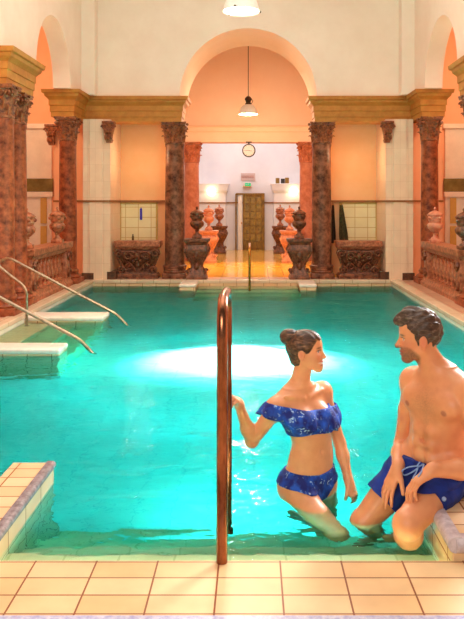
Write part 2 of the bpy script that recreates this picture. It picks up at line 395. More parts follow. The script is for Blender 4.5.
side = [(2.0, ZC), (3.4, ZC)] + arch(4.25, .85, ZC)[1:-1] + [(5.1, ZC), (6.75, ZC)] + arch(7.75, 1.0, ZC)[1:-1] + [(8.75, ZC), (10.18, ZC)] + arch(11.14, .96, ZC)[1:-1] + [(12.1, ZC), (13.3, ZC)]
bm = BM(); arch_wall(bm, side, 'x', -3.1, -3.4, ZT); struct('wall_left', bm, 'plaster', smooth=30)
bm = BM(); arch_wall(bm, side, 'x', mir(-3.1), mir(-3.4), ZT); struct('wall_right', bm, 'plaster', smooth=30)
front = [(-3.4, ZC), (AX-1.26, ZC)] + arch(AX, 1.26, ZC, 36)[1:-1] + [(AX+1.26, ZC), (mir(-3.4), ZC)]
bm = BM(); arch_wall(bm, front, 'y', 13.1, 14.62, ZT); struct('wall_far', bm, 'plaster', smooth=30)
# pilaster strips in the hall corners above the cornice
for s, n in ((-1, '5'), (1, '6')):
    x = lambda v: v if s < 0 else mir(v)
    bm = box(BM(), *sorted((x(-3.12), x(-2.86))), 12.86, 13.12, ZC, ZT, .01); struct('trim_'+n, bm, 'plaster', 'pale corner strip above the %s cornice' % ('left' if s < 0 else 'right'))
# aisles: end walls, outer walls, ceilings
for s, nm in ((-1, 'left'), (1, 'right')):
    x = lambda v: v if s < 0 else mir(v)
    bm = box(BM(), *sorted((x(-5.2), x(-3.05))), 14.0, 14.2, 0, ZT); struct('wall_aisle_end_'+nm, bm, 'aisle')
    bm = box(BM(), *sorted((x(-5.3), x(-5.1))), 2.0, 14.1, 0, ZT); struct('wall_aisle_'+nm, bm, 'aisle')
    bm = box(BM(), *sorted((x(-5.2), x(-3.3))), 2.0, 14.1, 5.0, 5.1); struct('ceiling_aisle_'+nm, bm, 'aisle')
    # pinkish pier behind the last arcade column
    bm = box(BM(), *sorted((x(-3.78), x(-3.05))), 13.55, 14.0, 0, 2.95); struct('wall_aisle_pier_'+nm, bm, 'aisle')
    # aisle window with a white frame
    bm = box(BM(), *sorted((x(-5.1), x(-3.95))), 13.96, 14.02, .2, 2.86); struct('trim_door_'+nm, bm, 'leafw', 'cream panelled door surround at the end of the %s aisle' % nm)
    bm = box(BM(), *sorted((x(-5.1), x(-3.90))), 13.90, 14.0, 2.86, 2.95); struct('trim_lintel_'+nm, bm, 'leafw', 'white lintel at the end of the %s aisle' % nm)
    bm = box(BM(), *sorted((x(-5.1), x(-3.92))), 13.93, 13.97, 1.62, 1.88); struct('window_aisle_'+nm, bm, 'window', 'dark strip window at the end of the %s aisle' % nm)
    bm = box(BM(), *sorted((x(-5.1), x(-3.92))), 13.91, 13.97, 1.52, 1.62); struct('trim_sill_'+nm, bm, 'leafw', 'white sill under the strip window of the %s aisle' % nm)
    bm = BM()
    box(bm, *sorted((x(-4.16), x(-4.04))), 13.93, 13.97, .35, .95); box(bm, *sorted((x(-4.16), x(-4.04))), 13.93, 13.97, 1.0, 1.5)
    struct('trim_panel_'+nm, bm, 'frame', 'ochre narrow panels of the %s aisle door' % nm)
    # corner pier between arcade and far wall with tile below
    bm = box(BM(), *sorted((x(-3.1), x(-2.60))), 12.98, 14.0, 0, 2.93); o = struct('wall_pier_'+nm, bm, ['pier', 'pier', 'piery']); by_normal(o)
    bm = box(BM(), *sorted((x(-2.98), x(-2.74))), 12.955, 13.0, 0, 2.93, .006); o = struct('trim_pier_'+nm, bm, ['pier', 'pier', 'piery'], 'raised tiled strip on the %s corner pier' % nm); by_normal(o)
    # dado lines, skirting
    bm = box(BM(), *sorted((x(-3.11), x(-2.59))), 12.945, 14.0, 1.42, 1.455); struct('trim_dado_pier_'+nm, bm, 'band', 'thin brown dado line on the %s corner pier' % nm)
    bm = box(BM(), *sorted((x(-2.6), x(-1.62))), 13.93, 14.0, 1.42, 1.455); struct('trim_dado_alcove_'+nm, bm, 'band', 'thin brown dado line in the %s alcove' % nm)
    bm = box(BM(), *sorted((x(-3.8), x(-3.04))), 13.53, 13.6, 1.42, 1.455); struct('trim_dado_aisle_'+nm, bm, 'band', 'thin brown dado line beside the %s arcade column' % nm)
    bm = box(BM(), *sorted((x(-3.12), x(-2.90))), 12.95, 13.0, 0, .13); struct('baseboard_'+nm, bm, 'skirt', 'dark marble skirting of the %s corner pier' % nm)
    bm = box(BM(), *sorted((x(-2.66), x(-2.50))), 12.97, 13.9, 0, .15); struct('baseboard_alcove_'+nm, bm, 'skirt', 'dark marble skirting of the %s alcove' % nm)
    # alcove back wall and the pier behind the front column
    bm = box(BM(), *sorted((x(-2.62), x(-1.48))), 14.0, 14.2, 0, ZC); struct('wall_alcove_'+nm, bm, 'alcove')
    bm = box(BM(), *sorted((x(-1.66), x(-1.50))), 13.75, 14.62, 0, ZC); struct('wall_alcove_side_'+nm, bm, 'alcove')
    # tiled panel above the bench
    a, b_ = sorted((x(-2.62), x(-1.87)))
    bm = box(BM(), a, b_, 13.97, 14.0, .55, 1.41); o = struct('window_'+('1' if s < 0 else '2'), bm, 'paneltile', 'cream tiled panel over the %s carved bench' % nm)
    f = BM()
    for q in ((a, a+.035, .55, 1.41), (b_-.035, b_, .55, 1.41), (a, b_, 1.385, 1.41)): box(f, q[0], q[1], 13.945, 13.985, q[2], q[3], .004)
    obj('window_frame', f, 'frame', o)
# middle room (behind the arch) and back room
bm = box(BM(), -3.3, -2.5, 14.6, 21.3, 0, 5.6); struct('wall_room_left', bm, 'cool')
bm = box(BM(), mir(-3.3), mir(-2.5), 14.6, 21.3, 0, 5.6); struct('wall_room_right', bm, 'cool')
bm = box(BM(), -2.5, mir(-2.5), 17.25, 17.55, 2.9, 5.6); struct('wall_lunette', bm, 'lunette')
bm = BM(); rect_loft(bm, -2.5, mir(-2.5), 17.2, 17.6, [(0, 2.86), (0, 3.1), (.03, 3.12), (.03, 3.2), (.07, 3.24), (0, 3.26)]); struct('trim_beam', bm, 'lunette', 'pale beam carried by the back columns')
bm = box(BM(), -3.3, mir(-3.3), 14.5, 21.3, 5.5, 5.6); struct('ceiling_room', bm, 'plaster')
bm = box(BM(), -3.3, mir(-3.3), 17.5, 21.3, 3.9, 4.0); struct('ceiling_back_room', bm, 'cool')
bm = box(BM(), -3.3, mir(-3.3), 20.95, 21.15, 0, 4.0); struct('wall_back', bm, 'cool')
bm = box(BM(), -2.5, mir(-2.5), 20.92, 20.96, 1.37, 1.41); struct('trim_dado_back', bm, 'band', 'thin brown dado line on the back wall')
for s, nm in ((-1, 'left'), (1, 'right')):
    x = lambda v: v if s < 0 else mir(v)
    a, b_ = sorted((x(-2.5), x(-.78)))
    bm = BM(); rect_loft(bm, a, b_, 20.25, 20.95, [(0, 0), (0, 1.66), (.02, 1.68), (.05, 1.74), (.07, 1.86), (.09, 1.93), (0, 1.94)]); struct('wall_booth_'+nm, bm, 'cool', 'white half wall with cornice at the %s of the back room' % nm)
    bm = box(BM(), a-.01, b_+.01, 20.235, 20.9, 1.37, 1.405); struct('trim_dado_booth_'+nm, bm, 'band', 'thin brown dado line on the %s half wall' % nm)
    # lit globe lamps on the half walls
    lx = -1.18 if s < 0 else mir(-1.33)
    t = thing('wall_lamp', 'lit round globe lamp on the %s white half wall' % nm, 'lamp', (lx, 20.15, 1.70), 0, 'globe lamps on the half walls')
    obj('globe', sphere(BM(), (0, 0, 0), .115, 24, 14), 'globe', t, True)
    bm = BM(); lathe(bm, [(.05, -.03), (.05, 0), (.03, .02), (.03, .05)], 16); bmesh.ops.rotate(bm, verts=bm.verts, cent=(0, 0, 0), matrix=Matrix.Rotation(PI/2, 3, 'X')); bmesh.ops.translate(bm, verts=bm.verts, vec=(0, .115, 0))
    obj('bracket', bm, 'brass', t, True)
# hall ceiling, unseen, its middle left open to let light in
bm = BM()
box(bm, -3.6, -2.4, 2.0, 14.6, ZT, ZT+.15); box(bm, mir(-3.6), mir(-2.4), 2.0, 14.6, ZT, ZT+.15); box(bm, -2.4, mir(-2.4), 12.0, 14.6, ZT, ZT+.15)
struct('ceiling', bm, 'plaster')

# ------------------------------------------------------------------ cornices (ochre entablature)
ENT = [(0, 2.9), (0, 2.985), (.015, 2.99), (.015, 3.09), (.03, 3.10), (.03, 3.19), (.05, 3.215), (.085, 3.25), (.095, 3.29), (.125, 3.30), (.135, 3.36), (0, 3.365)]
def ent(n, x0, x1, y0, y1, lab):
    bm = BM(); rect_loft(bm, x0, x1, y0, y1, ENT); return struct('trim_'+n, bm, 'cornice', lab)
for s, nm in ((-1, 'left'), (1, 'right')):
    x = lambda v: v if s < 0 else mir(v)
    ent('cornice_far_'+nm, *sorted((x(-3.2), x(-1.32))), 13.12, 13.6, 'ochre cornice over the %s alcove' % nm)
    ent('cornice_last_'+nm, *sorted((x(-3.5), x(-3.10))), 12.32, 13.3, 'ochre cornice block on the last column of the %s arcade' % nm)
    ent('cornice_pair_'+nm, *sorted((x(-3.5), x(-3.09))), 8.92, 10.02, 'ochre cornice block on the column pair of the %s arcade' % nm)

# ------------------------------------------------------------------ columns
def spiral(bm, c, u, v, r0, turns=1.4, th=.02, n=20):
    c, u, v = Vector(c), Vector(u).normalized(), Vector(v).normalized(); pts, rad = [], []
    for i in range(n+1):
        t = i/n; a = 2*PI*turns*t; r = r0*(1-.85*t)
        pts.append(c+(u*math.cos(a)+v*math.sin(a))*r); rad.append(th*(1-.5*t))
    tube(bm, pts, rad, 8)
def capital_bm(r, h):
    """Corinthian capital, bottom at z=0: bell, two rows of leaves, corner volutes, abacus"""
    bm = BM()
    lathe(bm, [(r*.98, 0), (r*1.08, .01), (r*1.08, .03), (r*.95, .04), (r*.98, h*.45), (r*1.12, h*.7), (r*1.35, h*.85)], 28)
    for row, (z0, hh, n, off, w) in enumerate(((.03, h*.40, 8, 0, .62), (h*.28, h*.42, 8, PI/8, .62))):
        for k in range(n):
            a = 2*PI*k/n+off; rd = Vector((math.cos(a), math.sin(a), 0)); tg = Vector((-rd.y, rd.x, 0)); prev = None
            for i in range(8):
                t = i/7; rr = r*(1.0+.10*t+.42*max(0, t-.45)**1.5*1.6); z = z0+hh*min(1, t*1.15)-(hh*.28*max(0, t-.72)/.28)
                ww = r*w*(.42+.22*math.sin(PI*min(1, t*1.1)))*(1 if t < .8 else 1-(t-.8)*2.2)
                p = rd*rr+Vector((0, 0, z)); row_ = [bm.verts.new(p-tg*ww*.5-rd*.012), bm.verts.new(p+rd*.02), bm.verts.new(p+tg*ww*.5-rd*.012)]
                if prev:
                    for q in (0, 1): bm.faces.new((prev[q], prev[q+1], row_[q+1], row_[q]))
                prev = row_
    for k in range(4):
        a = PI/4+k*PI/2; d = Vector((math.cos(a), math.sin(a), 0)); t = Vector((-d.y, d.x, 0))
        for s in (-1, 1):
            spiral(bm, d*r*1.42+t*s*.012+Vector((0, 0, h*.72)), d+t*s*.25, (0, 0, 1), r*.30, 1.5, r*.10)
            tube(bm, [d*r*.95+t*s*r*.55+Vector((0, 0, h*.42)), d*r*1.1+t*s*r*.38+Vector((0, 0, h*.66)), d*r*1.36+t*s*r*.1+Vector((0, 0, h*.86))], r*.09, 8)
        a2 = k*PI/2; e = Vector((math.cos(a2), math.sin(a2), 0)); g = Vector((-e.y, e.x, 0))
        for s in (-1, 1): spiral(bm, e*r*1.18+g*s*r*.30+Vector((0, 0, h*.74)), g*s, (0, 0, 1), r*.22, 1.3, r*.075)
        sphere(bm, e*r*1.36+Vector((0, 0, h*.93)), r*.16, 10, 8)
    # concave abacus
    pts = []
    for k in range(4):
        a = PI/4+k*PI/2
        for j in range(7):
            b = a+(j/7)*PI/2; base = r*1.75/max(abs(math.cos(b-PI/4*(2*k+2))), .1)*.74
            dip = 1-.12*math.sin(PI*j/7)
            rr = (r*1.82 if j == 0 else base*dip*1.0)
            pts.append((rr*math.cos(b), rr*math.sin(b)))
    prism(bm, pts, 'z', h*.87, h*.94); prism(bm, [(p[0]*1.05, p[1]*1.05) for p in pts], 'z', h*.94, h)
    return bm
def column(name, r, h, caph, mat, cmat, lab, loc, group, bw=1.5):
    t = thing(name, lab, 'column', loc, 0, group)
    w = r*bw
    bm = BM(); box(bm, -w, w, -w, w, 0, .10, .006)
    lathe(bm, [(w*.95, .10), (w*1.0, .125), (w*.95, .15), (r*1.16, .165), (r*1.14, .19), (r*1.22, .205), (r*1.2, .235), (r*1.05, .25), (r, .28)], 36)
    obj('base', bm, mat, t, 40)
    zt = h-caph
    bm = BM(); lathe(bm, [(r*1.03, .24), (r, .30), (r*1.0, .24+(zt-.24)*.35), (r*.93, zt-.06), (r*.98, zt-.04), (r*.98, zt)], 40); obj('shaft', bm, mat, t, 40)
    bm = capital_bm(r*.93, caph); bmesh.ops.translate(bm, verts=bm.verts, vec=(0, 0, zt)); obj('capital', bm, cmat, t, 40)
    return t
G1 = 'red marble columns of the side arcades'
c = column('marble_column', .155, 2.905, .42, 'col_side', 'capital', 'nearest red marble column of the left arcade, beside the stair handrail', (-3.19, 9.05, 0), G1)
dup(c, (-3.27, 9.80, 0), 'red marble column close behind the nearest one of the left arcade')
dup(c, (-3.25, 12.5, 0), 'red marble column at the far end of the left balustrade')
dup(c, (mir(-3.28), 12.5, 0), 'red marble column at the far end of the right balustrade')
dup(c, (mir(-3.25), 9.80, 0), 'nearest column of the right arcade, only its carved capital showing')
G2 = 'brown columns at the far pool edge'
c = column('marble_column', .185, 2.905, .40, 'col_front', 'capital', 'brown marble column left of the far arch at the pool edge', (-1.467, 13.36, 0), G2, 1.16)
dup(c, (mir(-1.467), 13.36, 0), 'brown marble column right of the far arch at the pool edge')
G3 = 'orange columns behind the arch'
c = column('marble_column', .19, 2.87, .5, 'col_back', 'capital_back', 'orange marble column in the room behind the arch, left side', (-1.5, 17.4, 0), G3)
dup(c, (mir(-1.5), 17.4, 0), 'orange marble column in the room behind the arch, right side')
# half capitals used as corbels
def corbel(loc, lab, w=.16, flip=1):
    bm = BM()
    box(bm, -w*.75, w*.75, -.1, .08, .34, .39, .006)
    rect_loft(bm, -w*.3, w*.3, -.03, .08, [(0, 0), (.015, .05), (.0, .08), (.02, .2), (.05, .34)])
    for k, (zz, yy) in enumerate(((.05, -.05), (.16, -.07))):
        for xx in (-.05, .0, .05): sphere(bm, (xx*w/.16, yy, zz+.05), (.032, .03, .06), 10, 8)
    for s in (-1, 1): spiral(bm, (s*w*.48, -.075, .275), (s, 0, 0), (0, 0, 1), .055, 1.4, .02)
    o = obj('corbel', bm, 'capital', None, 50); o.location = loc
    return tag(o, lab, 'corbel', 'carved corbels under the cornices')
cb = corbel((-2.62, 12.96, 2.5), 'carved capital shaped corbel at the left end of the left alcove', .15)
def cdup(loc, lab):
    q = cb.copy(); COL.objects.link(q); q.location = loc; q['label'] = lab
cdup((mir(-2.62), 12.96, 2.5), 'carved capital shaped corbel at the right end of the right alcove')
cdup((-3.82, 13.5, 2.5), 'carved corbel seen through the left arcade beside its last column')

# ------------------------------------------------------------------ urns, pedestals
def urn_parts(t, mat, r=.13, h=.58):
    s = h/.58
    bm = box(BM(), -.085, .085, -.085, .085, 0, .055*s, .006)
    lathe(bm, [(.075, .05*s), (.07, .07*s), (.036, .10*s), (.03, .13*s), (.045, .145*s), (.03, .16*s)], 28); obj('foot', bm, mat, t, 40)
    bm = BM(); lathe(bm, [(.03, .155*s), (.065, .18*s), (r*.9, .235*s), (r*.98, .28*s), (r*.9, .31*s), (r*.72, .33*s), (r*.78, .35*s), (r*.86, .375*s), (r*.8, .385*s), (r*.83, .44*s), (r*.98, .452*s), (r*.98, .47*s)], 48, rib=.035, ribn=14, ribz=(.17*s, .30*s))
    for a in range(4): sphere(bm, (r*.86*math.cos(a*PI/2+.5), r*.86*math.sin(a*PI/2+.5), .41*s), (.035, .035, .032), 10, 8)
    obj('bowl', bm, mat, t, 40)
    bm = BM(); lathe(bm, [(r*.92, .468*s), (r*.84, .485*s), (r*.55, .51*s), (r*.28, .525*s), (.018, .535*s), (.014, .548*s), (.024, .56*s), (.02, .575*s), (.004, .595*s)], 28); obj('lid', bm, mat, t, 40)
def pedestal(name, loc, mat, lab, group, w=.19, h=.75):
    t = thing(name, lab, 'pedestal', loc, 0, group)
    bm = BM(); rect_loft(bm, -w*.98, w*.98, -w*.98, w*.98, [(0, 0), (0, .05), (-.01, .06), (-.02, .10)]); obj('plinth', bm, mat, t)
    prof = []
    for i in range(19):
        q = i/18; z = .09+q*(h-.2)
        prof.append((-.035 - .065*math.exp(-((q-.3)/.2)**2) + .055*math.exp(-((q-.82)/.2)**2), z))
    bm = BM(); rect_loft(bm, -w, w, -w, w, prof)
    for sx in (-1, 1):
        for sy in (-1, 1):
            d = Vector((sx, sy, 0)).normalized()
            spiral(bm, Vector((sx*w*.92, sy*w*.92, h-.22)), d, (0, 0, 1), .06, 1.4, .024); spiral(bm, Vector((sx*w*.8, sy*w*.8, .14)), d, (0, 0, 1), .045, 1.2, .02)
            tube(bm, [Vector((sx*w*(1+o/.19), sy*w*(1+o/.19), z)) for o, z in prof], .02, 8)
    for sy in (-1, 1): sphere(bm, (0, sy*w*.88, h*.62), (.07, .05, .10), 12, 8); sphere(bm, (0, sy*w*.62, h*.34), (.05, .05, .07), 12, 8)
    obj('body', bm, mat, t, 45)
    bm = BM(); rect_loft(bm, -w*1.05, w*1.05, -w*1.05, w*1.05, [(-.03, h-.12), (-.01, h-.10), (.0, h-.07), (.025, h-.055), (.03, h-.03), (.03, h)]); obj('top', bm, mat, t)
    return t
GP, GU = 'carved pedestals along the middle room', 'lidded stone urns'
p = pedestal('urn_pedestal', (-1.03, 13.115, 0), 'dark_stone', 'dark carved pedestal at the pool edge right of the left brown column', GP)
dup(p, (mir(-1.03), 13.115, 0), 'dark carved pedestal at the pool edge left of the right brown column')
p2 = pedestal('urn_pedestal', (-1.04, 16.7, 0), 'pink_stone', 'pink carved pedestal behind the dark left pedestal, second in its row', GP)
dup(p2, (mir(-1.04), 16.7, 0), 'pink carved pedestal behind the dark right pedestal, second in its row')
p3 = dup(p, (-.93, 19.6, 0), 'dark pedestal farthest back in the left row')
dup(p, (mir(-.93), 19.6, 0), 'dark pedestal farthest back in the right row')
u = thing('stone_urn', 'dark lidded urn on the front pedestal of the left row', 'urn', (-1.03, 13.115, .75), 0, GU); urn_parts(u, 'dark_stone')
dup(u, (mir(-1.03), 13.115, .75), 'dark lidded urn on the front pedestal of the right row')
u2 = thing('stone_urn', 'pink lidded urn on the pink pedestal of the left row', 'urn', (-1.04, 16.7, .75), 0, GU); urn_parts(u2, 'pink_stone')
dup(u2, (mir(-1.04), 16.7, .75), 'pink lidded urn on the pink pedestal of the right row')
u4 = thing('stone_urn', 'dark pinkish urn on the farthest pedestal of the left row', 'urn', (-.93, 19.6, .75), 0, GU); urn_parts(u4, 'rail_stone')
dup(u4, (mir(-.93), 19.6, .75), 'dark pinkish urn on the farthest pedestal of the right row')
dup(u4, (-3.23, 11.75, .75), 'reddish lidded urn on the left balustrade in front of the last column')
dup(u4, (-3.29, 10.35, .75), 'dark urn on the left balustrade half hidden behind the second column')
dup(u2, (3.03, 11.85, .75), 'pink lidded urn on the right balustrade in front of the last column')
dup(u, (3.00, 10.12, .75), 'dark urn on the near end of the right balustrade')

# ------------------------------------------------------------------ balustrades
def balustrade(x, y0, y1, s, lab):
    t = thing('balustrade', lab, 'balustrade', (x, 0, 0), 0, 'stone balustrades of the arcades')
    bm = BM(); rect_loft(bm, -.12, .12, y0, y1, [(.04, 0), (.04, .06), (.02, .08), (0, .12), (0, .14)]); obj('plinth', bm, 'rail_stone', t)
    bm = BM(); rect_loft(bm, -.11, .11, y0, y1, [(-.02, .58), (0, .60), (.01, .63), (.04, .66), (.045, .74), (.03, .75)]); obj('rail', bm, 'rail_stone', t)
    for yy in (y0+.1, y1-.12):
        bm = box(BM(), -.11, .11, yy-.1, yy+.1, .12, .6, .008); 
        prof = [(.13+.03*math.sin(q*2*PI/12), .14+.44*q/12) for q in range(13)]
        for sg in (-1, 1): spiral(bm, (-s*.13, yy+.02, .5), (0, -1, 0), (0, 0, 1), .09, 1.5, .03); spiral(bm, (-s*.13, yy-.02, .22), (0, 1, 0), (0, 0, 1), .08, 1.4, .03)
        obj('pier', bm, 'rail_stone', t, 40)
    n = 8; b0 = None
    for k in range(n):
        yy = y0+.3+(y1-y0-.62)*k/(n-1)
        bm = BM(); lathe(bm, [(.052, 0), (.052, .03), (.03, .045), (.025, .07), (.044, .12), (.054, .18), (.047, .23), (.028, .32), (.022, .37), (.036, .385), (.022, .40), (.048, .43), (.048, .47)], 18)
        if b0 is None: b0 = obj('baluster', bm, 'rail_stone', t, 40); b0.location = (0, yy, .13)
        else:
            bm.free(); q = b0.copy(); COL.objects.link(q); q.parent = t; q.location = (0, yy, .13)
    return t
balustrade(-3.25, 10.12, 12.22, -1, 'red stone balustrade between the columns of the left arcade')
balustrade(mir(-3.25)-.03, 10.08, 12.22, 1, 'red stone balustrade between the columns of the right arcade')

# ------------------------------------------------------------------ carved benches in the alcoves
def bench(loc, lab):
    t = thing('carved_bench', lab, 'bench', loc, 0, 'carved stone benches in the alcoves')
    bm = BM(); rect_loft(bm, -.38, .38, -.17, .2, [(.0, 0), (0, .06), (-.015, .075), (-.02, .10)]); obj('plinth', bm, 'dark_stone', t)
    # front body with an S shaped outline
    prof = []
    for i in range(23):
        q = i/22; z = .09+q*.46
        prof.append((-.03 - .055*math.exp(-((q-.22)/.18)**2) + .05*math.exp(-((q-.80)/.22)**2), z))
    bm = BM(); rect_loft(bm, -.36, .36, -.13, .2, prof)
    rnd = random.Random(3)
    for sx in (-1, 1):
        tube(bm, [Vector((sx*(.36+o), -.13-o*.8-.01, z)) for o, z in prof], .028, 10)
        spiral(bm, (sx*.335, -.2, .47), (sx, 0, 0), (0, 0, 1), .075, 1.6, .026); spiral(bm, (sx*.30, -.14, .16), (-sx, 0, 0), (0, 0, 1), .07, 1.6, .024)
        spiral(bm, (sx*.16, -.185, .43), (sx, 0, 0), (0, 0, -1), .07, 1.5, .018); spiral(bm, (sx*.15, -.12, .22), (sx, 0, 0), (0, 0, 1), .07, 1.5, .018)
        tube(bm, smoothpath([(sx*.06, -.17, .50), (sx*.22, -.19, .50), (sx*.25, -.15, .36), (sx*.1, -.11, .25), (sx*.04, -.11, .14)], .08), .018, 8)
    sphere(bm, (0, -.175, .41), (.06, .05, .075), 14, 10); sphere(bm, (0, -.20, .43), (.03, .04, .03), 10, 8); sphere(bm, (0, -.12, .27), (.05, .04, .06), 12, 8)
    for k in range(8): a = k*PI/4; sphere(bm, (.085*math.cos(a), -.17, .41+.10*math.sin(a)), (.026, .025, .03), 8, 6)
    obj('carved_front', bm, 'dark_stone', t, 45)
    bm = BM(); rect_loft(bm, -.40, .40, -.18, .22, [(-.03, .54), (-.01, .56), (0, .59), (.02, .60), (.025, .69), (.015, .70)]); obj('top_slab', bm, 'rail_stone', t)
    return t
b = bench((-2.14, 13.32, 0), 'dark carved stone bench in the left alcove under the tiled panel')
dup(b, (1.965, 13.32, 0), 'dark carved stone bench in the right alcove beside the towels')

# ------------------------------------------------------------------ rails
def handrail(name, path, r, mat, lab, feet=(), rc=.1):
    if not feet:
        bm = BM(); tube(bm, smoothpath(path[0][0], rc, 10), r, 18); return tag(obj(name, bm, mat, None, 60), lab, 'handrail', None, 'thing')
    t = thing(name, lab, 'handrail', (0, 0, 0))
    for i, (p, nm) in enumerate(path): 
        bm = BM(); tube(bm, smoothpath(p, rc, 10), r, 18); obj(nm, bm, mat, t, 60)
    for f in feet:
        bm = BM(); lathe(bm, [(r*1.9, 0), (r*1.9, .006), (r*1.3, .014), (r*1.05, .02)], 24, f); obj('floor_flange', bm, mat, t, 40)
    return t
handrail('pool_handrail', [([(-.124, 2.838, 0), (-.122, 2.83, 1.05), (-.126, 3.52, 1.00), (-.126, 3.50, -.30)], 'rail_tube')], .022, 'bronze',
         'tall bronze grab rail beside the woman, at the near pool edge', [], .16)
handrail('pool_handrail', [([(AX+.03, 13.0, 0), (AX+.03, 12.95, .68), (AX+.03, 12.35, .62), (AX+.03, 12.4, -.32)], 'rail_tube')], .02, 'brass',
         'brass grab rail at the far pool edge in front of the door', [], .14)
for k, (yy, lab, post) in enumerate(((7.24, 'steel handrail of the left stairs, nearer one', 1), (8.84, 'steel handrail of the left stairs, farther one', 0))):
    dx = -.04 if k == 0 else .03; zp = -.03 if k == 0 else -.16
    p1 = [(-1.56+dx, yy, -.16), (-1.60+dx, yy, -.10), (-1.72+dx, yy, .03), (-3.08+dx, yy, .745), (-3.22+dx, yy, .66), (-3.10+dx, yy, .56), (-2.84+dx, yy, .36), (-2.84+dx, yy, zp)]
    handrail('stair_handrail', [(p1, 'rail_tube')], .018, 'steel', lab, [(-2.84+dx, yy, zp)], .10)

# ------------------------------------------------------------------ lamps, clock, signs, door
def pendant(loc, lab, rod):
    t = thing('pendant_lamp', lab, 'lamp', loc, 0, 'white pendant lamps')
    bm = BM(); tube(bm, [(0, 0, .36), (0, 0, rod)], .008, 8); obj('rod', bm, 'iron', t)
    bm = BM(); lathe(bm, [(.03, .38), (.055, .36), (.075, .33), (.075, .30), (.055, .28), (.05, .24), (.07, .225), (.07, .20)], 24)
    for a in range(3): tube(bm, [(.06*math.cos(a*2.1), .06*math.sin(a*2.1), .22), (.1*math.cos(a*2.1), .1*math.sin(a*2.1), .28), (.05*math.cos(a*2.1), .05*math.sin(a*2.1), .34)], .008, 6)
    obj('socket', bm, 'iron', t, 40)
    bm = BM(); lathe(bm, [(.07, .205), (.10, .195), (.15, .15), (.185, .08), (.2, .02), (.212, .0), (.205, -.004), (.19, .02), (.172, .08), (.14, .14), (.07, .19)], 40); obj('shade', bm, 'white_enamel', t, 40)
    bm = BM(); lathe(bm, [(.0, .005), (.185, .012), (.18, .03), (.12, .06), (.0, .08)], 32); obj('diffuser', bm, 'bulb', t, 40)
    for a in (.2, 2.3, 4.4): obj('clip', sphere(BM(), (.212*math.cos(a), .212*math.sin(a), .005), .014, 8, 6), 'iron', t)
    return t
pl = pendant((-.13, 7.9, 3.545), 'nearer white pendant lamp, hanging above the pool', 2.85)
pl2 = dup(pl, (-.10, 15.1, 3.28), 'white pendant lamp hanging inside the far arch')
pl2.children[0].scale = (1, 1, .80)
for ch in pl2.children:
    if ch.name.startswith('rod'): ch.scale = (1, 1, 2.28/2.85)
    else: ch.scale = (1, 1, 1)
# clock hanging from the beam
t = thing('hanging_clock', 'round white clock hanging from the beam over the door', 'clock', (-.10, 17.15, 2.655), 0)
bm = BM(); lathe(bm, [(.145, -.04), (.16, -.03), (.16, .03), (.145, .04), (.135, .03), (.135, -.03)], 40); bmesh.ops.rotate(bm, verts=bm.verts, cent=(0, 0, 0), matrix=Matrix.Rotation(PI/2, 3, 'X')); obj('case', bm, 'iron', t, 40)
bm = BM(); lathe(bm, [(0, -.03), (.14, -.03), (.14, .03), (0, .03)], 40); bmesh.ops.rotate(bm, verts=bm.verts, cent=(0, 0, 0), matrix=Matrix.Rotation(PI/2, 3, 'X')); obj('dial', bm, 'white', t)
for ang, l, w in ((math.radians(100), .075, .010), (math.radians(-95), .105, .008)):
    bm = box(BM(), -.012, l, -.038, -.034, -w/2, w/2); bmesh.ops.rotate(bm, verts=bm.verts, cent=(0, 0, 0), matrix=Matrix.Rotation(ang-PI/2, 3, 'Y')); obj('hand', bm, 'black', t)
for k in range(12):
    bm = BM(); a = k*PI/6; box(bm, .118*math.cos(a)-.006, .118*math.cos(a)+.006, -.036, -.03, .118*math.sin(a)-.006, .118*math.sin(a)+.006); obj('hour_mark', bm, 'black', t)
bm = BM(); tube(bm, [(0, 0, .15), (0, 0, .21)], .018, 10); box(bm, -.07, .07, -.05, .05, .19, .215, .004); obj('bracket', bm, 'iron', t)
# sign plate and lit exit sign above the door
t = thing('sign_plate', 'pinkish grey sign with a line of faded red lettering above the door', 'sign', (-.145, 20.93, 2.15))
obj('plate', box(BM(), -.21, .21, -.015, .015, -.11, .11, .004), 'signgrey', t)
bm = BM(); xx = -.19
for w in (.03, .035, .022, .03, .034, .028, .03, .02, .032, .03, .034):
    box(bm, xx, xx+w*.28, -.021, -.014, -.028, .032); box(bm, xx, xx+w*.9, -.021, -.014, .018, .032); box(bm, xx, xx+w*.8, -.021, -.014, -.028, -.014); xx += w+.004
obj('lettering', bm, 'signred', t)
t = thing('exit_sign', 'small lit green and white exit sign right above the door', 'sign', (-.165, 20.9, 1.90))
obj('housing', box(BM(), -.13, .13, -.03, .04, -.03, .08, .008), 'white', t)
obj('lit_panel', box(BM(), -.07, .10, -.038, -.028, -.02, .07), 'green', t)
bm = BM(); box(bm, -.13, .11, -.05, .05, -.04, -.028); obj('tray', bm, 'brass', t)
bm = BM(); sphere(bm, (.03, -.04, .05), .009, 8, 6); box(bm, .018, .034, -.043, -.037, .012, .04); box(bm, .0, .05, -.043, -.037, .028, .034); box(bm, -.05, -.01, -.043, -.037, .018, .03); obj('pictogram', bm, 'white', t)
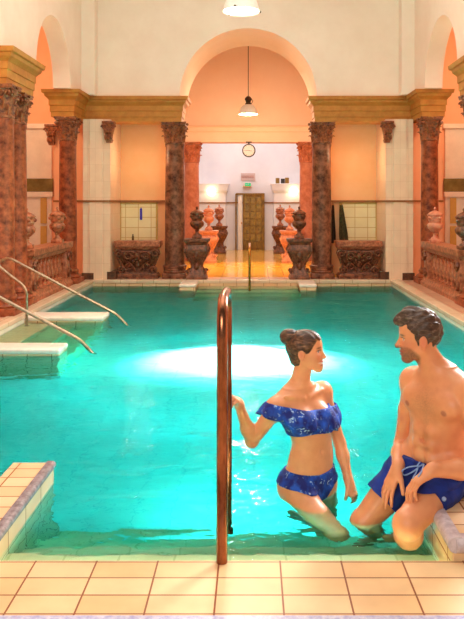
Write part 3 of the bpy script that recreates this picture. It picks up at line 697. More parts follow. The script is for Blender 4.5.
# door with mottled glass and an open white leaf
t = tag(struct('door_1', box(BM(), -.30, .30, 20.88, 20.93, 0, 1.62), 'oldwood', 'ochre glazed door in the back wall'), cat='door')
for i in range(3):
    for j in range(6):
        bm = box(BM(), -.25+i*.175, -.10+i*.175, 20.865, 20.885, .28+j*.215, .47+j*.215, .006); obj('pane', bm, 'doorglass', t)
bm = box(BM(), -.25, .25, 20.862, 20.885, .06, .24, .006); obj('kick_panel', bm, 'oldwood', t)
bm = BM(); box(bm, -.50, .34, 20.86, 20.95, 1.62, 1.67); box(bm, .30, .34, 20.86, 20.95, 0, 1.62); box(bm, -.52, -.48, 20.86, 20.95, 0, 1.65); struct('trim_door_back', bm, 'oldwood', 'ochre frame round the back door')
bm = box(BM(), -.44, -.31, 20.80, 20.86, 0, 1.60, .004); o = struct('door_2', bm, 'leafw', 'white door leaf standing ajar left of the glazed door')
bm = BM(); sphere(bm, (-.335, 20.77, .8), .022, 10, 8); obj('door_knob', bm, 'brass', o, True)
# small things
bm = box(BM(), -.022, .022, -.012, .012, -.11, .11, .006); lathe(bm, [(.012, .1), (.012, .13)], 10)
o = obj('wall_plate', bm, 'blue'); o.location = (-2.195, 13.955, 1.18); tag(o, 'narrow blue plate on the tiled panel of the left alcove', 'plate')
t = thing('bottle', 'small olive bottle standing on the left carved bench', 'bottle', (-2.26, 13.4, .70))
bm = BM(); lathe(bm, [(.02, 0), (.022, .01), (.022, .07), (.012, .09), (.011, .10)], 16); obj('body', bm, 'bottle', t, 40)
bm = BM(); lathe(bm, [(.013, .098), (.013, .115)], 12); obj('cap', bm, 'black', t, 40)
def towel(x, w, ztop, zbot, mat, lab, sw):
    t = thing('hanging_towel', lab, 'towel', (x, 13.9, 0), 0, 'towels on hooks in the right alcove')
    bm = BM(); nx, nz = 14, 20; V = []
    for side_ in (0, 1):
        g = []
        for j in range(nz+1):
            q = j/nz; z = ztop+(zbot-ztop)*q; row = []
            for i in range(nx+1):
                s = i/nx-.5; ww = w*(.35+.65*min(1, q*1.3)); y = -.02*math.cos(s*14)*(.3+q)-side_*.018
                row.append(bm.verts.new((s*ww+sw*q, y, z - .015*abs(s)*q)))
            g.append(row)
        V.append(g)
    for g in V:
        for j in range(nz):
            for i in range(nx): bm.faces.new((g[j][i], g[j][i+1], g[j+1][i+1], g[j+1][i]))
    A, B = V
    loop = lambda g: [g[0][i] for i in range(nx+1)] + [g[j][nx] for j in range(1, nz+1)] + [g[nz][i] for i in range(nx-1, -1, -1)] + [g[j][0] for j in range(nz-1, 0, -1)]
    la, lb = loop(A), loop(B)
    for i in range(len(la)): bm.faces.new((la[i], la[(i+1) % len(la)], lb[(i+1) % len(la)], lb[i]))
    obj('cloth', bm, mat, t, True)
    bm = BM(); tube(bm, smoothpath([(0, .1, ztop-.01), (0, -.03, ztop-.01), (0, -.04, ztop+.03)], .02), .007, 8); obj('hook', bm, 'brass', t)
towel(1.56, .12, 1.36, .62, 'clothb', 'dark towel hanging next to the right brown column', -.01)
towel(1.72, .17, 1.36, .66, 'cloth', 'olive towel hanging between the dark towel and the tiled panel', .05)
# small dark planter boxes on the right half wall
t = thing('box_pair', 'small dark boxes standing on top of the right white half wall', 'box', (mir(-.98), 20.45, 1.94))
for i, (x0, h_) in enumerate(((-.15, .16), (.0, .14), (.12, .17))): obj('box', box(BM(), x0, x0+.11, -.06, .06, 0, h_, .008), 'oldwood' if i != 1 else 'black', t)

# ==================================================================== PEOPLE
V3 = lambda *a: np.array(a, dtype=np.float64)
def unit(v): v = np.asarray(v, float); return v/np.linalg.norm(v)
class Field:
    def __init__(s, lo, hi, h):
        s.h = h; s.ax = [np.arange(lo[i], hi[i]+h, h).astype(np.float32) for i in range(3)]
        s.D = np.full([len(a) for a in s.ax], .3, np.float32)
    def sl(s, lo, hi, pad):
        r = []
        for i in range(3):
            a = int(np.searchsorted(s.ax[i], lo[i]-pad)); b = int(np.searchsorted(s.ax[i], hi[i]+pad)); r.append(slice(max(a, 0), max(b, 0)))
        return tuple(r)
    def mesh(s, q=None):
        q = q or (slice(None),)*3
        return s.ax[0][q[0]][:, None, None], s.ax[1][q[1]][None, :, None], s.ax[2][q[2]][None, None, :]
    def add(s, prim, k=.01, sub=False):
        fn, lo, hi = prim; q = s.sl(lo, hi, k+.03)
        if any(v.start >= v.stop for v in q): return s
        d = fn(*s.mesh(q)).astype(np.float32); A = s.D[q]
        s.D[q] = -smin(-A, d, k) if sub else smin(A, d, k)
        return s
    def blank(s):
        g = object.__new__(Field); g.h = s.h; g.ax = s.ax; g.D = np.full(s.D.shape, .3, np.float32); return g
def smin(a, b, k):
    h = np.maximum(k-np.abs(a-b), 0)/k
    return np.minimum(a, b)-h*h*k*.25
def cone(a, b, ra, rb):
    a, b = np.asarray(a, float), np.asarray(b, float); ab = b-a; L = float(ab@ab) or 1e-9; m = max(ra, rb)
    def fn(x, y, z):
        t = np.clip(((x-a[0])*ab[0]+(y-a[1])*ab[1]+(z-a[2])*ab[2])/L, 0, 1)
        return np.sqrt((x-a[0]-t*ab[0])**2+(y-a[1]-t*ab[1])**2+(z-a[2]-t*ab[2])**2)-(ra+(rb-ra)*t)
    return fn, np.minimum(a, b)-m, np.maximum(a, b)+m
def ell(c, r, R=None):
    c = np.asarray(c, float); R = np.eye(3) if R is None else R; m = max(r)
    def fn(x, y, z):
        p = [(x-c[0])*R[i][0]+(y-c[1])*R[i][1]+(z-c[2])*R[i][2] for i in range(3)]
        k0 = np.sqrt(sum((p[i]/r[i])**2 for i in range(3))); k1 = np.sqrt(sum((p[i]/r[i]**2)**2 for i in range(3)))+1e-6
        return k0*(k0-1)/k1
    return fn, c-m, c+m
def crom(xs, ys, t):
    """smooth interpolation through section values"""
    xs, ys = np.asarray(xs, float), np.asarray(ys, float); m = np.gradient(ys, xs)
    t = np.clip(t, xs[0], xs[-1]); i = np.clip(np.searchsorted(xs, t)-1, 0, len(xs)-2); h = xs[i+1]-xs[i]; u = (t-xs[i])/h
    return (2*u**3-3*u**2+1)*ys[i]+(u**3-2*u**2+u)*h*m[i]+(-2*u**3+3*u**2)*ys[i+1]+(u**3-u**2)*h*m[i+1]
def torso(secs, grow=0.0, n=2.3):
    """secs: (z, cx, cy, half width, half depth, fx, fy)"""
    S = np.array(secs, float); zs = S[:, 0]
    lo = V3(S[:, 1].min()-.25, S[:, 2].min()-.25, zs[0]); hi = V3(S[:, 1].max()+.25, S[:, 2].max()+.25, zs[-1])
    def fn(x, y, z):
        zz = np.asarray(z, float); g = [crom(zs, S[:, i], zz) for i in range(1, 7)]
        cx, cy, a, b, fx, fy = g; l = np.sqrt(fx**2+fy**2); fx, fy = fx/l, fy/l
        dx, dy = x-cx, y-cy; u = np.abs(dx*fy-dy*fx)/(a+grow); v = np.abs(dx*fx+dy*fy)/(b+grow)
        r = (u**n+v**n+1e-9)**(1/n)
        d = (r-1)*np.minimum(a, b)*1.05
        return np.maximum(d, np.maximum(zs[0]-zz, zz-zs[-1]))
    return fn, lo, hi
def surface(D, ax):
    """naive surface nets"""
    S = D < 0
    n = np.zeros([d-1 for d in D.shape], np.int8)
    offs = [(i, j, k) for i in (0, 1) for j in (0, 1) for k in (0, 1)]
    nx, ny, nz = n.shape
    for i, j, k in offs: n += S[i:i+nx, j:j+ny, k:k+nz]
    act = (n > 0) & (n < 8); I = np.argwhere(act); idx = np.full(n.shape, -1, np.int32); idx[act] = np.arange(len(I))
    P = np.zeros((len(I), 3)); W = np.zeros(len(I))
    for a in offs:
        for axis in range(3):
            if a[axis]: continue
            b = list(a); b[axis] = 1
            da = D[I[:, 0]+a[0], I[:, 1]+a[1], I[:, 2]+a[2]]; db = D[I[:, 0]+b[0], I[:, 1]+b[1], I[:, 2]+b[2]]
            m = (da < 0) != (db < 0); t = np.where(m, da/np.where(m, da-db, 1), 0)
            for c in range(3): P[:, c] += np.where(m, a[c]+(t if c == axis else 0), 0)
            W += m
    P = P/W[:, None]+I
    h = [a[1]-a[0] for a in ax]
    P = np.stack([ax[c][0]+P[:, c]*h[c] for c in range(3)], 1)
    Q = []
    for axis in range(3):
        o = [c for c in range(3) if c != axis]
        s0 = [slice(1, -1)]*3; s1 = [slice(1, -1)]*3; s0[axis] = slice(0, -1); s1[axis] = slice(1, None)
        A, B = S[tuple(s0)], S[tuple(s1)]; E = np.argwhere(A != B); inside = A[A != B]
        base = E.copy()
        for c in o: base[:, c] += 1
        def cell(d0, d1):
            q = base.copy(); q[:, o[0]] += d0; q[:, o[1]] += d1; return idx[q[:, 0], q[:, 1], q[:, 2]]
        quad = np.stack([cell(-1, -1), cell(0, -1), cell(0, 0), cell(-1, 0)], 1)
        fl = inside if axis != 1 else ~inside
        quad[~fl] = quad[~fl][:, ::-1]; Q.append(quad)
    return P, np.concatenate(Q)
def np_obj(name, P, Q, mat, parent, color=None):
    me = bpy.data.meshes.new(name); me.vertices.add(len(P)); me.vertices.foreach_set('co', P.astype(np.float32).ravel())
    me.loops.add(Q.size); me.loops.foreach_set('vertex_index', Q.astype(np.int32).ravel())
    me.polygons.add(len(Q)); me.polygons.foreach_set('loop_start', np.arange(0, Q.size, 4, dtype=np.int32))
    me.polygons.foreach_set('use_smooth', np.ones(len(Q), bool))
    me.update(calc_edges=True); me.validate()
    if color is not None:
        at = me.attributes.new('skin', 'FLOAT_COLOR', 'POINT'); at.data.foreach_set('color', np.concatenate([color, np.ones((len(color), 1))], 1).astype(np.float32).ravel())
    me.materials.append(M[mat])
    o = bpy.data.objects.new(name, me); COL.objects.link(o); o.parent = parent
    return o
def cloth(name, F_, D, mat, parent, lo, hi, label=None):
    q = F_.sl(lo, hi, .0); d = D[q]; ax = [F_.ax[i][q[i]] for i in range(3)]
    d = d.copy(); d[0] = d[-1] = .1; d[:, 0] = d[:, -1] = .1; d[:, :, 0] = d[:, :, -1] = .1
    P, Q = surface(d, ax); o = np_obj(name, P, Q, mat, parent)
    if label: o['label'] = label
    return o
class Head:
    def __init__(s, o, f, pitch=0, roll=0, sc_=1.0):
        f = unit((f[0], f[1], 0)); l = unit(np.cross([0, 0, 1], f)); u = np.array([0, 0, 1.0])
        f, u = f*math.cos(pitch)+u*math.sin(pitch), u*math.cos(pitch)-f*math.sin(pitch)
        l, u = l*math.cos(roll)+u*math.sin(roll), u*math.cos(roll)-l*math.sin(roll)
        s.o, s.f, s.l, s.u, s.s = np.asarray(o, float), f, l, u, sc_; s.R = np.stack([f, l, u])
    def p(s, x, y, z): return s.o+(s.f*x+s.l*y+s.u*z)*s.s
    def e(s, c, r): return ell(s.p(*c), [v*s.s for v in r], s.R)
    def c(s, a, b, ra, rb): return cone(s.p(*a), s.p(*b), ra*s.s, rb*s.s)
    def loc(s, x, y, z): 
        d = (x-s.o[0], y-s.o[1], z-s.o[2]); return [(d[0]*v[0]+d[1]*v[1]+d[2]*v[2])/s.s for v in (s.f, s.l, s.u)]
def head_sdf(F_, H, male):
    A = F_.add
    A(H.e((-.016, 0, .028), (.098, .076, .088)), .02)
    A(H.e((.03, 0, .0), (.062, .062, .082)), .02)
    jw = .053 if male else .046
    for s in (-1, 1):
        A(H.c((-.005, s*jw, -.05), (.058, s*.016, -.096), .02, .02), .025)
        A(H.e((.058, s*.036, -.026), (.026, .024, .026)), .02)
        A(H.c((.078, s*.012, .026), (.068, s*.045, .02), .011 if male else .008, .010), .012)
    A(H.c((.045, 0, -.05), (.064, 0, -.096), .042, .022), .025)
    A(H.e((.072 if male else .066, 0, -.105), (.016, .018, .013)), .012)
    A(H.e((.045, 0, .055), (.046, .056, .045)), .03)
    nl = .114 if male else .110
    A(H.c((.083, 0, .012), (nl-.004, 0, -.034), .008, .0105), .012)
    A(H.e((nl-.008, 0, -.037), (.013, .012, .010)), .008)
    for s in (-1, 1): A(H.e((.09, s*.014, -.04), (.011, .008, .008)), .006)
    A(H.c((.080, -.02, -.064), (.080, .02, -.064), .010, .010), .012); A(H.e((.091, 0, -.063), (.009, .02, .006)), .006)
    A(H.e((.089, 0, -.076), (.009, .018, .007)), .006)
    for s in (-1, 1):
        A(H.e((.088, s*.032, .002), (.016, .015, .010)), .010, True)
        A(H.e((.069, s*.031, .002), (.0125, .0125, .0115)), .003)
        e = H.e((-.012, s*.080, -.006), (.021, .010, .035) if male else (.021, .010, .034)); A(e, .008)
        A(H.e((-.010, s*.092, -.002), (.011, .006, .018)), .006, True)
    A(H.c((.094, -.017, -.070), (.094, .017, -.070), .003, .003), .003, True)
def hair_field(F_, H, ellc, ellr, xs, zs, amp, extra=(), freq=110):
    g = F_.blank(); g.add(H.e(ellc, ellr), .01)
    for e in extra: g.add(e, .03)
    r = .2*H.s; q = F_.sl(H.o-r, H.o+r, 0); x, y, z = F_.mesh(q); X, Y, Z = H.loc(x, y, z)
    d = g.D[q]
    strand = np.sin(X*freq+Z*freq*.8+6*np.sin(Y*40))*.5+np.sin(Y*freq*1.4+X*70)*.35+np.sin(Z*freq*1.7-Y*90)*.25
    d = d-amp*strand
    line = np.interp(X, xs, zs)
    d = np.maximum(d, (line-Z)*.8*H.s+.002*np.sin(Y*160+X*90))
    g.D[q] = d
    return g
def hand(F_, wrist, w, n, th, s=1.0, curl=((.2, .4, .3),)*4, spread=.08, thumb=(.62, .68, .25), thumbbend=.25):
    """palm and five fingers; w finger direction, n palm normal, th thumb side"""
    w = unit(w); n = unit(np.asarray(n)-w*np.dot(n, w)); t = np.cross(n, w); t = t if np.dot(t, th) > 0 else -t; t = unit(t)
    wr = np.asarray(wrist, float); base = []
    offs = (.030, .010, -.010, -.028); pl = (.088, .092, .087, .078); fl = ((.043, .026, .021), (.048, .030, .022), (.044, .028, .021), (.034, .021, .019))
    A = F_.add
    for o, p in zip(offs, pl):
        b = wr+(w*p+t*o)*s; base.append(b); A(cone(wr+(w*.012+t*o*.55)*s, b, .0165*s, .0115*s), .012)
    A(cone(wr+w*-.02*s, wr+w*.03*s, .024*s, .02*s), .02)
    tips = []
    for i in range(4):
        d = unit(w+t*offs[i]/.03*spread); ang = 0; p = base[i]; r = (.0098, .0102, .0096, .0085)[i]*s
        for j in range(3):
            ang += curl[i % len(curl)][j]; dd = d*math.cos(ang)+n*math.sin(ang); q = p+dd*fl[i][j]*s
            A(cone(p, q, r*(1-.09*j), r*(1-.09*(j+1))), .004); p = q
        tips.append(p)
    p = wr+(w*.022+t*.024)*s; d = unit(w*thumb[0]+t*thumb[1]+n*thumb[2])
    for j, (l, ra, rb) in enumerate(((.042, .015, .012), (.032, .0115, .0105), (.026, .0105, .0085))):
        q = p+d*l*s; A(cone(p, q, ra*s, rb*s), .008 if j == 0 else .004); p = q; d = unit(d+(w*.8+n*.3)*thumbbend)
    return base, tips
def merge_limb(F_, G, root, k0=.05, k1=.004, r0=.05, fall=.4):
    x, y, z = F_.mesh(); m = G.D < .15
    d = np.sqrt((x-root[0])**2+(y-root[1])**2+(z-root[2])**2)
    k = np.clip(k0-fall*np.maximum(d-r0, 0), k1, k0).astype(np.float32)
    F_.D = np.where(m, smin(F_.D, G.D, k), F_.D)
def blob(P, c, r, soft=.35):
    """0..1 mask of an ellipsoid in the given frame"""
    d = np.sqrt(sum(((P[i]-c[i])/r[i])**2 for i in range(3))); return np.clip((1+soft-d)/(2*soft), 0, 1)
def mixc(col, c, m): return col*(1-m[:, None])+np.array(c)[None]*m[:, None]
def face_colors(col, P, H, male, skin):
    L = H.loc(P[:, 0], P[:, 1], P[:, 2])
    lip = srgb(176, 84, 74) if male else srgb(196, 72, 70)
    if male:
        m = np.clip((L[0]*.9-L[2]*1.0-.075)/.02, 0, 1)*np.clip((L[0]+.004)/.015, 0, 1)*np.clip((-.028-L[2])/.012, 0, 1)*np.clip((L[2]+.135)/.01, 0, 1)
        m2 = blob(L, (.088, 0, -.056), (.014, .028, .007), .4); m = np.maximum(m*.9, m2*.8)
        n = .6+.4*np.random.RandomState(2).rand(len(P))
        col = mixc(col, srgb(84, 48, 32), m*n)
    col = mixc(col, srgb(226, 128, 100) if not male else srgb(206, 116, 92), .5*np.maximum(blob(L, (.07, .045, -.03), (.03, .03, .025), .8), blob(L, (.07, -.045, -.03), (.03, .03, .025), .8)))
    col = mixc(col, srgb(222, 110, 86), .5*np.maximum(blob(L, (-.012, .08, -.008), (.022, .014, .035), .5), blob(L, (-.012, -.08, -.008), (.022, .014, .035), .5)))
    for s in (-1, 1):
        col = mixc(col, (.9, .88, .84), blob(L, (.081, s*.031, .002), (.012, .013, .0065), .2))
        col = mixc(col, srgb(50, 34, 24), blob(L, (.083, s*.031, .002), (.012, .0075, .0065), .25))
        col = mixc(col, srgb(44, 26, 20), .85*blob(L, (.082, s*.032, .0095), (.018, .020, .0046), .35))
        col = mixc(col, srgb(64, 38, 26), .8*blob(L, (.083, s*.034, .024 if male else .025), (.016, .021, .006 if male else .005), .45))
    col = mixc(col, lip, blob((L[0], L[1], L[2]-(0 if male else .22)*np.abs(L[1])), (.086, 0, -.0625), (.024, .030, .006), .4)); col = mixc(col, lip, blob(L, (.089, 0, -.078), (.018, .022, .007), .4))
    if not male: col = mixc(col, (.95, .92, .88), blob((L[0], L[1], L[2]-.22*np.abs(L[1])), (.080, 0, -.0715), (.032, .034, .0072), .2))
    else: col = mixc(col, srgb(90, 44, 38), blob(L, (.092, 0, -.070), (.014, .019, .0025), .3))
    return col

# ---------------------------------------------------------------- the woman
def build_woman():
    root = thing('person', 'woman in a blue floral bikini standing in the water holding the bronze rail', 'person', (.28, 3.75, 0))
    inv = Vector((-.28, -3.75, 0))
    Fw = Field((-.24, 3.20, -1.0), (.72, 4.22, .86), .004)
    f = unit((.57, -.82)); r = V3(f[1], -f[0])          # facing, own right
    R3 = lambda lat, fw, z, c: V3(c[0]+r[0]*lat+f[0]*fw, c[1]+r[1]*lat+f[1]*fw, z)
    secs = [(-.135, .292, 3.75, .10, .085), (-.09, .292, 3.75, .128, .098), (-.03, .291, 3.75, .138, .100), (.04, .298, 3.75, .132, .094), (.11, .307, 3.75, .125, .086), (.17, .310, 3.75, .113, .080),
            (.24, .296, 3.75, .122, .088), (.31, .272, 3.755, .138, .098), (.37, .252, 3.76, .142, .092), (.42, .240, 3.76, .125, .072), (.455, .236, 3.76, .075, .055)]
    secs = [s+(f[0], f[1]) for s in secs]
    T = Fw.blank(); T.add(torso(secs), .01)
    cz = (.262, 3.755)
    for s in (-1, 1): T.add(ell(R3(s*.066, .072, .312, cz), (.056, .056, .058)), .04)
    for s in (-1, 1): T.add(ell(R3(s*.066, -.05, -.06, (.29, 3.75)), (.078, .08, .086)), .04)
    # shoulders, neck
    sr, sl = R3(.152, 0, .366, (.240, 3.76)), R3(-.165, 0, .408, (.240, 3.76))
    for p in (sr, sl): T.add(cone(V3(.238, 3.76, .448), p, .042, .042), .05)
    H = Head((.282, 3.745, .648), (.95, -.31), pitch=.10, sc_=.885)
    T.add(cone((.236, 3.765, .42), H.p(-.022, 0, -.06), .052, .047), .035)
    for s in (-1, 1): T.add(cone(R3(s*.02, .075, .418, (.237, 3.76)), R3(s*.12, .05, .435, (.237, 3.76)), .008, .008), .02)
    # arms
    er, wr = V3(-.006, 3.745, .178), V3(-.075, 3.63, .412)
    G = T.blank(); G.add(cone(sr, er, .044, .034), .02); G.add(ell(sr, (.046, .046, .05)), .03)
    G.add(cone(er, er+(wr-er)*.35, .034, .034), .015); G.add(cone(er+(wr-er)*.3, wr, .034, .022), .02)
    hd = V3(-.125, 3.535, .475)-wr
    hand(G, wr, hd+V3(.0, -.03, .02), (-.55, -.35, -.55), (-.1, -.3, .9), .88, ((.75, .9, .6), (.8, .95, .6), (.85, .95, .6), (.85, .9, .6)), .05, (.8, .3, .55), .2)
    el, wl = V3(.468, 3.84, .135), V3(.508, 3.76, -.045)
    G2 = T.blank(); G2.add(cone(sl, el, .043, .032), .02); G2.add(ell(sl, (.045, .045, .048)), .03)
    G2.add(cone(el, el+(wl-el)*.35, .032, .032), .015); G2.add(cone(el+(wl-el)*.3, wl, .032, .021), .02)
    hand(G2, wl, (.10, -.10, -.30), (-.6, .5, 0), (.2, -1, .2), .88, ((.22, .4, .3), (.26, .45, .3), (.3, .5, .35), (.34, .5, .35)), .05, (.8, .45, .3))
    ARMS = np.minimum(G.D, G2.D)
    # legs
    hr, kr, ar = V3(.222, 3.705, -.055), V3(.405, 3.43, -.245), V3(.275, 3.80, -.455)
    hl, kl, al = V3(.358, 3.80, -.06), V3(.395, 3.86, -.47), V3(.41, 4.03, -.86)
    B = T.blank(); B.D = T.D.copy()
    Lr = T.blank(); Lr.add(cone(hr, hr+(kr-hr)*.5, .082, .072), .02); Lr.add(cone(hr+(kr-hr)*.5, kr, .074, .053), .02); Lr.add(ell(kr, (.054, .054, .054)), .02)
    Lr.add(cone(kr, kr+(ar-kr)*.35, .046, .053), .02); Lr.add(cone(kr+(ar-kr)*.35, ar, .053, .032), .02); Lr.add(cone(ar, ar+V3(-.07, .12, -.045), .034, .022), .02)
    Ll = T.blank(); Ll.add(cone(hl, hl+(kl-hl)*.5, .088, .072), .02); Ll.add(cone(hl+(kl-hl)*.5, kl, .072, .052), .02); Ll.add(cone(kl, kl+(al-kl)*.35, .047, .052), .02)
    Ll.add(cone(kl+(al-kl)*.35, al, .052, .032), .02); Ll.add(cone(al+V3(0, .02, -.03), al+V3(.06, -.12, -.06), .034, .024), .02)
    merge_limb(B, Lr, hr, .06, .008, .07, .5); merge_limb(B, Ll, hl, .06, .008, .07, .5)
    LOWER = B.D.copy()
    merge_limb(B, G, sr, .04, .004, .05, .4); merge_limb(B, G2, sl, .04, .004, .05, .4)
    head_sdf(B, H, False)
    B.add(ell(R3(0, .085, .145, (.310, 3.75)), (.010, .010, .013)), .01, True)      # navel
    P, Q = surface(B.D, Fw.ax)
    skin = np.array(srgb(242, 172, 124)); col = np.repeat(skin[None], len(P), 0)
    col = face_colors(col, P, H, False, skin)
    o = np_obj('body', P, Q, 'skin', root, col); o.data.transform(Matrix.Translation(inv))
    parts = []
    # hair
    xs = [-.2, -.06, -.03, -.016, .008, .014, .03, .05, .078, .13]; zs = [-.13, -.125, -.06, .006, .012, -.004, .004, .022, .066, .07]
    g = hair_field(Fw, H, (-.018, 0, .032), (.108, .086, .098), xs, zs, .0022, (H.e((-.05, 0, -.045), (.055, .058, .045)), H.e((.026, 0, .058), (.066, .068, .056))), 120)
    parts.append(cloth('hair', Fw, g.D, 'hair_woman', root, H.o-.2, H.o+.2))
    g2 = Fw.blank(); bc = H.p(-.098, 0, .092); g2.add(ell(bc, (.052, .05, .043), H.R), .01)
    for k in range(6):
        a = k*1.05; g2.add(cone(bc+(H.u*math.cos(a)*.028+H.f*math.sin(a)*.03)*1.0, bc+H.l*.02*(-1)**k+(H.u*math.cos(a+1)*.03+H.f*math.sin(a+1)*.03), .013, .012), .004)
    parts.append(cloth('hair_bun', Fw, g2.D, 'hair_woman', root, bc-.08, bc+.08))
    # ruffled top: snug band plus an off-shoulder frill round chest and upper arms
    x, y, z = Fw.mesh(); Tp = T.D
    zc = z-.0*(x-.25)
    band = np.maximum(Tp-.010, np.maximum(.222+.02*np.cos((x-.3)*12)-z, z-.36))
    parts.append(cloth('bikini_top', Fw, band, 'floral', root, (-.0, 3.5, .2), (.6, 4.0, .45)))
    UA = T.blank(); UA.add(cone(sr, sr+(er-sr)*.36, .046, .043), .01); UA.add(cone(sl, sl+(el-sl)*.45, .047, .040), .01); both = smin(Tp, UA.D, .03); ang = np.arctan2(y-3.76, x-.25)
    lt = ((x-.25)*r[0]+(y-3.76)*r[1])/.19; top = .362+.028*np.clip(lt, -1.3, 1.3)+.012*lt**2; dep = .092-.016*np.clip(lt, -1.3, 1.3); t_ = np.clip((top-z)/.10, 0, 1.3)
    d = both-.011-.022*t_-.006*t_*np.sin(ang*15)-.004*t_*np.sin(ang*27+1)
    d = np.maximum(d, np.maximum(z-top, (top-dep+.008*np.sin(ang*11))-z)); d = np.maximum(d, -(both-.004))
    parts.append(cloth('frill', Fw, d, 'floral', root, (-.1, 3.45, .2), (.62, 4.05, .45)))
    # bikini bottom
    lat = (x-.29)*r[0]+(y-3.75)*r[1]; fw = (x-.29)*f[0]+(y-3.75)*f[1]
    up = .028+.018*np.abs(lat)/.15
    lo_ = np.where(fw > -.0, np.interp(np.abs(lat), [0, .025, .06, .10, .14, .17], [-.17, -.125, -.078, -.042, -.030, -.028]), np.interp(np.abs(lat), [0, .05, .10, .14, .17], [-.15, -.11, -.06, -.034, -.028]))
    d = np.maximum(np.maximum(LOWER-.007, z-up), lo_-z); d = np.maximum(d, fw-np.where(z < -.05, .122, .3)); d = np.maximum(d, np.minimum(T.D-.05, .2))
    parts.append(cloth('bikini_bottom', Fw, d, 'floral', root, (.0, 3.5, -.2), (.6, 4.0, .05)))
    for p in parts: p.data.transform(Matrix.Translation(inv))

# ---------------------------------------------------------------- the man
def build_man():
    root = thing('person', 'bearded man in navy swim shorts sitting on the low tiled wall', 'person', (.89, 3.42, .093))
    inv = Vector((-.89, -3.42, -.093))
    Fm = Field((.38, 2.86, -.62), (1.26, 3.86, 1.0), .004)
    f0, f1 = unit((-.75, -.66)), unit((-.8, -.6))
    r1 = V3(f1[1], -f1[0])
    secs = [(.085, .90, 3.44, .165, .125, *f0), (.13, .90, 3.44, .178, .135, *f0), (.20, .898, 3.435, .165, .122, *f0), (.28, .893, 3.425, .150, .112, *f0), (.36, .893, 3.41, .150, .108, *f1),
            (.44, .897, 3.40, .166, .115, *f1), (.51, .90, 3.395, .180, .118, *f1), (.57, .902, 3.395, .172, .098, *f1), (.62, .900, 3.40, .125, .075, *f1), (.655, .895, 3.40, .07, .06, *f1)]
    T = Field.blank(Fm); T.add(torso(secs), .01)
    C = (.90, 3.395)
    R3 = lambda lat, fw, z: V3(C[0]+r1[0]*lat+f1[0]*fw, C[1]+r1[1]*lat+f1[1]*fw, z)
    for s in (-1, 1):
        T.add(ell(R3(s*.085, .082, .495), (.080, .045, .062), np.array([[r1[0], r1[1], 0], [f1[0], f1[1], 0], [0, 0, 1]])), .03)
        for k in range(3): T.add(ell(V3(.893, 3.415, .36-.062*k)+np.append(f1, 0)*.098+np.append(r1, 0)*s*.036, (.03, .03, .028)), .03)
    sr, sl = R3(.170, 0, .545), R3(-.178, 0, .55)
    for p in (sr, sl): T.add(cone(R3(0, -.01, .605), p, .055, .056), .04)
    H = Head((.792, 3.405, .784), (-.995, .09), pitch=-.04, sc_=.94)
    T.add(cone(R3(0, -.012, .58), H.p(-.018, 0, -.055), .064, .058), .04)
    er, wr = V3(.752, 3.60, .215), V3(.690, 3.40, .165)
    G = T.blank(); G.add(cone(sr, sr+(er-sr)*.45, .056, .047), .02); G.add(cone(sr+(er-sr)*.45, er, .047, .038), .02); G.add(ell(sr, (.062, .062, .068)), .03)
    G.add(cone(er, er+(wr-er)*.4, .039, .042), .015); G.add(cone(er+(wr-er)*.4, wr, .042, .027), .02)
    hand(G, wr, (-.075, -.06, -.11), (.35, .15, -.6), (.45, -.75, -.1), 1.0, ((.12, .25, .2), (.1, .22, .2), (.14, .25, .2), (.2, .3, .2)), .16, (.72, .6, .2))
    el, wl = V3(1.0, 3.17, .25), V3(.782, 3.115, .262)
    G2 = T.blank(); G2.add(cone(sl, sl+(el-sl)*.45, .057, .048), .02); G2.add(cone(sl+(el-sl)*.45, el, .048, .040), .02); G2.add(ell(sl, (.062, .062, .068)), .03)
    G2.add(cone(el, el+(wl-el)*.4, .042, .044), .015); G2.add(cone(el+(wl-el)*.4, wl, .044, .029), .02)
    hand(G2, wl, (-.105, -.01, -.075), (-.2, -.1, -.8), (-.3, .6, .3), 1.02, ((.3, .45, .3), (.34, .5, .35), (.38, .5, .35), (.42, .5, .4)), .07, (.75, .45, .3))
    hr, kr, ar = V3(.825, 3.51, .185), V3(.535, 3.445, -.115), V3(.64, 3.62, -.47)
    hl, kl, al = V3(.955, 3.35, .19), V3(.665, 3.06, .05), V3(.742, 3.37, -.215)
    def leg(h, k, a, ft):
        L = T.blank(); L.add(cone(h, h+(k-h)*.5, .098, .084), .02); L.add(cone(h+(k-h)*.5, k, .084, .060), .02); L.add(ell(k, (.063, .063, .063)), .02)
        L.add(cone(k, k+(a-k)*.35, .054, .062), .02); L.add(cone(k+(a-k)*.35, a, .062, .036), .02); L.add(cone(a, a+ft, .038, .026), .02); return L
    Lr, Ll = leg(hr, kr, ar, V3(-.12, -.06, -.045)), leg(hl, kl, al, V3(-.10, .03, -.045))
    B = T.blank(); B.D = T.D.copy()
    merge_limb(B, Lr, hr, .05, .006, .08, .5); merge_limb(B, Ll, hl, .05, .006, .08, .5)
    LOW = B.D.copy()
    merge_limb(B, G, sr, .045, .004, .06, .4); merge_limb(B, G2, sl, .045, .004, .06, .4)
    head_sdf(B, H, True)
    B.add(ell(V3(.893, 3.425, .315)+np.append(f1, 0)*.118, (.010, .010, .012)), .012, True)
    P, Q = surface(B.D, Fm.ax)
    skin = np.array(srgb(230, 156, 110)); col = np.repeat(skin[None], len(P), 0)
    n = .3+.7*np.random.RandomState(1).rand(len(P))
    lt = (P[:, 0]-C[0])*r1[0]+(P[:, 1]-C[1])*r1[1]; fw = (P[:, 0]-C[0])*f1[0]+(P[:, 1]-C[1])*f1[1]
    m = (fw > .03)*np.exp(-(lt/.075)**2)*np.exp(-((P[:, 2]-.50)/.07)**2)*.45+(fw > .03)*np.exp(-(lt/.02)**2)*np.exp(-((P[:, 2]-.36)/.09)**2)*.35
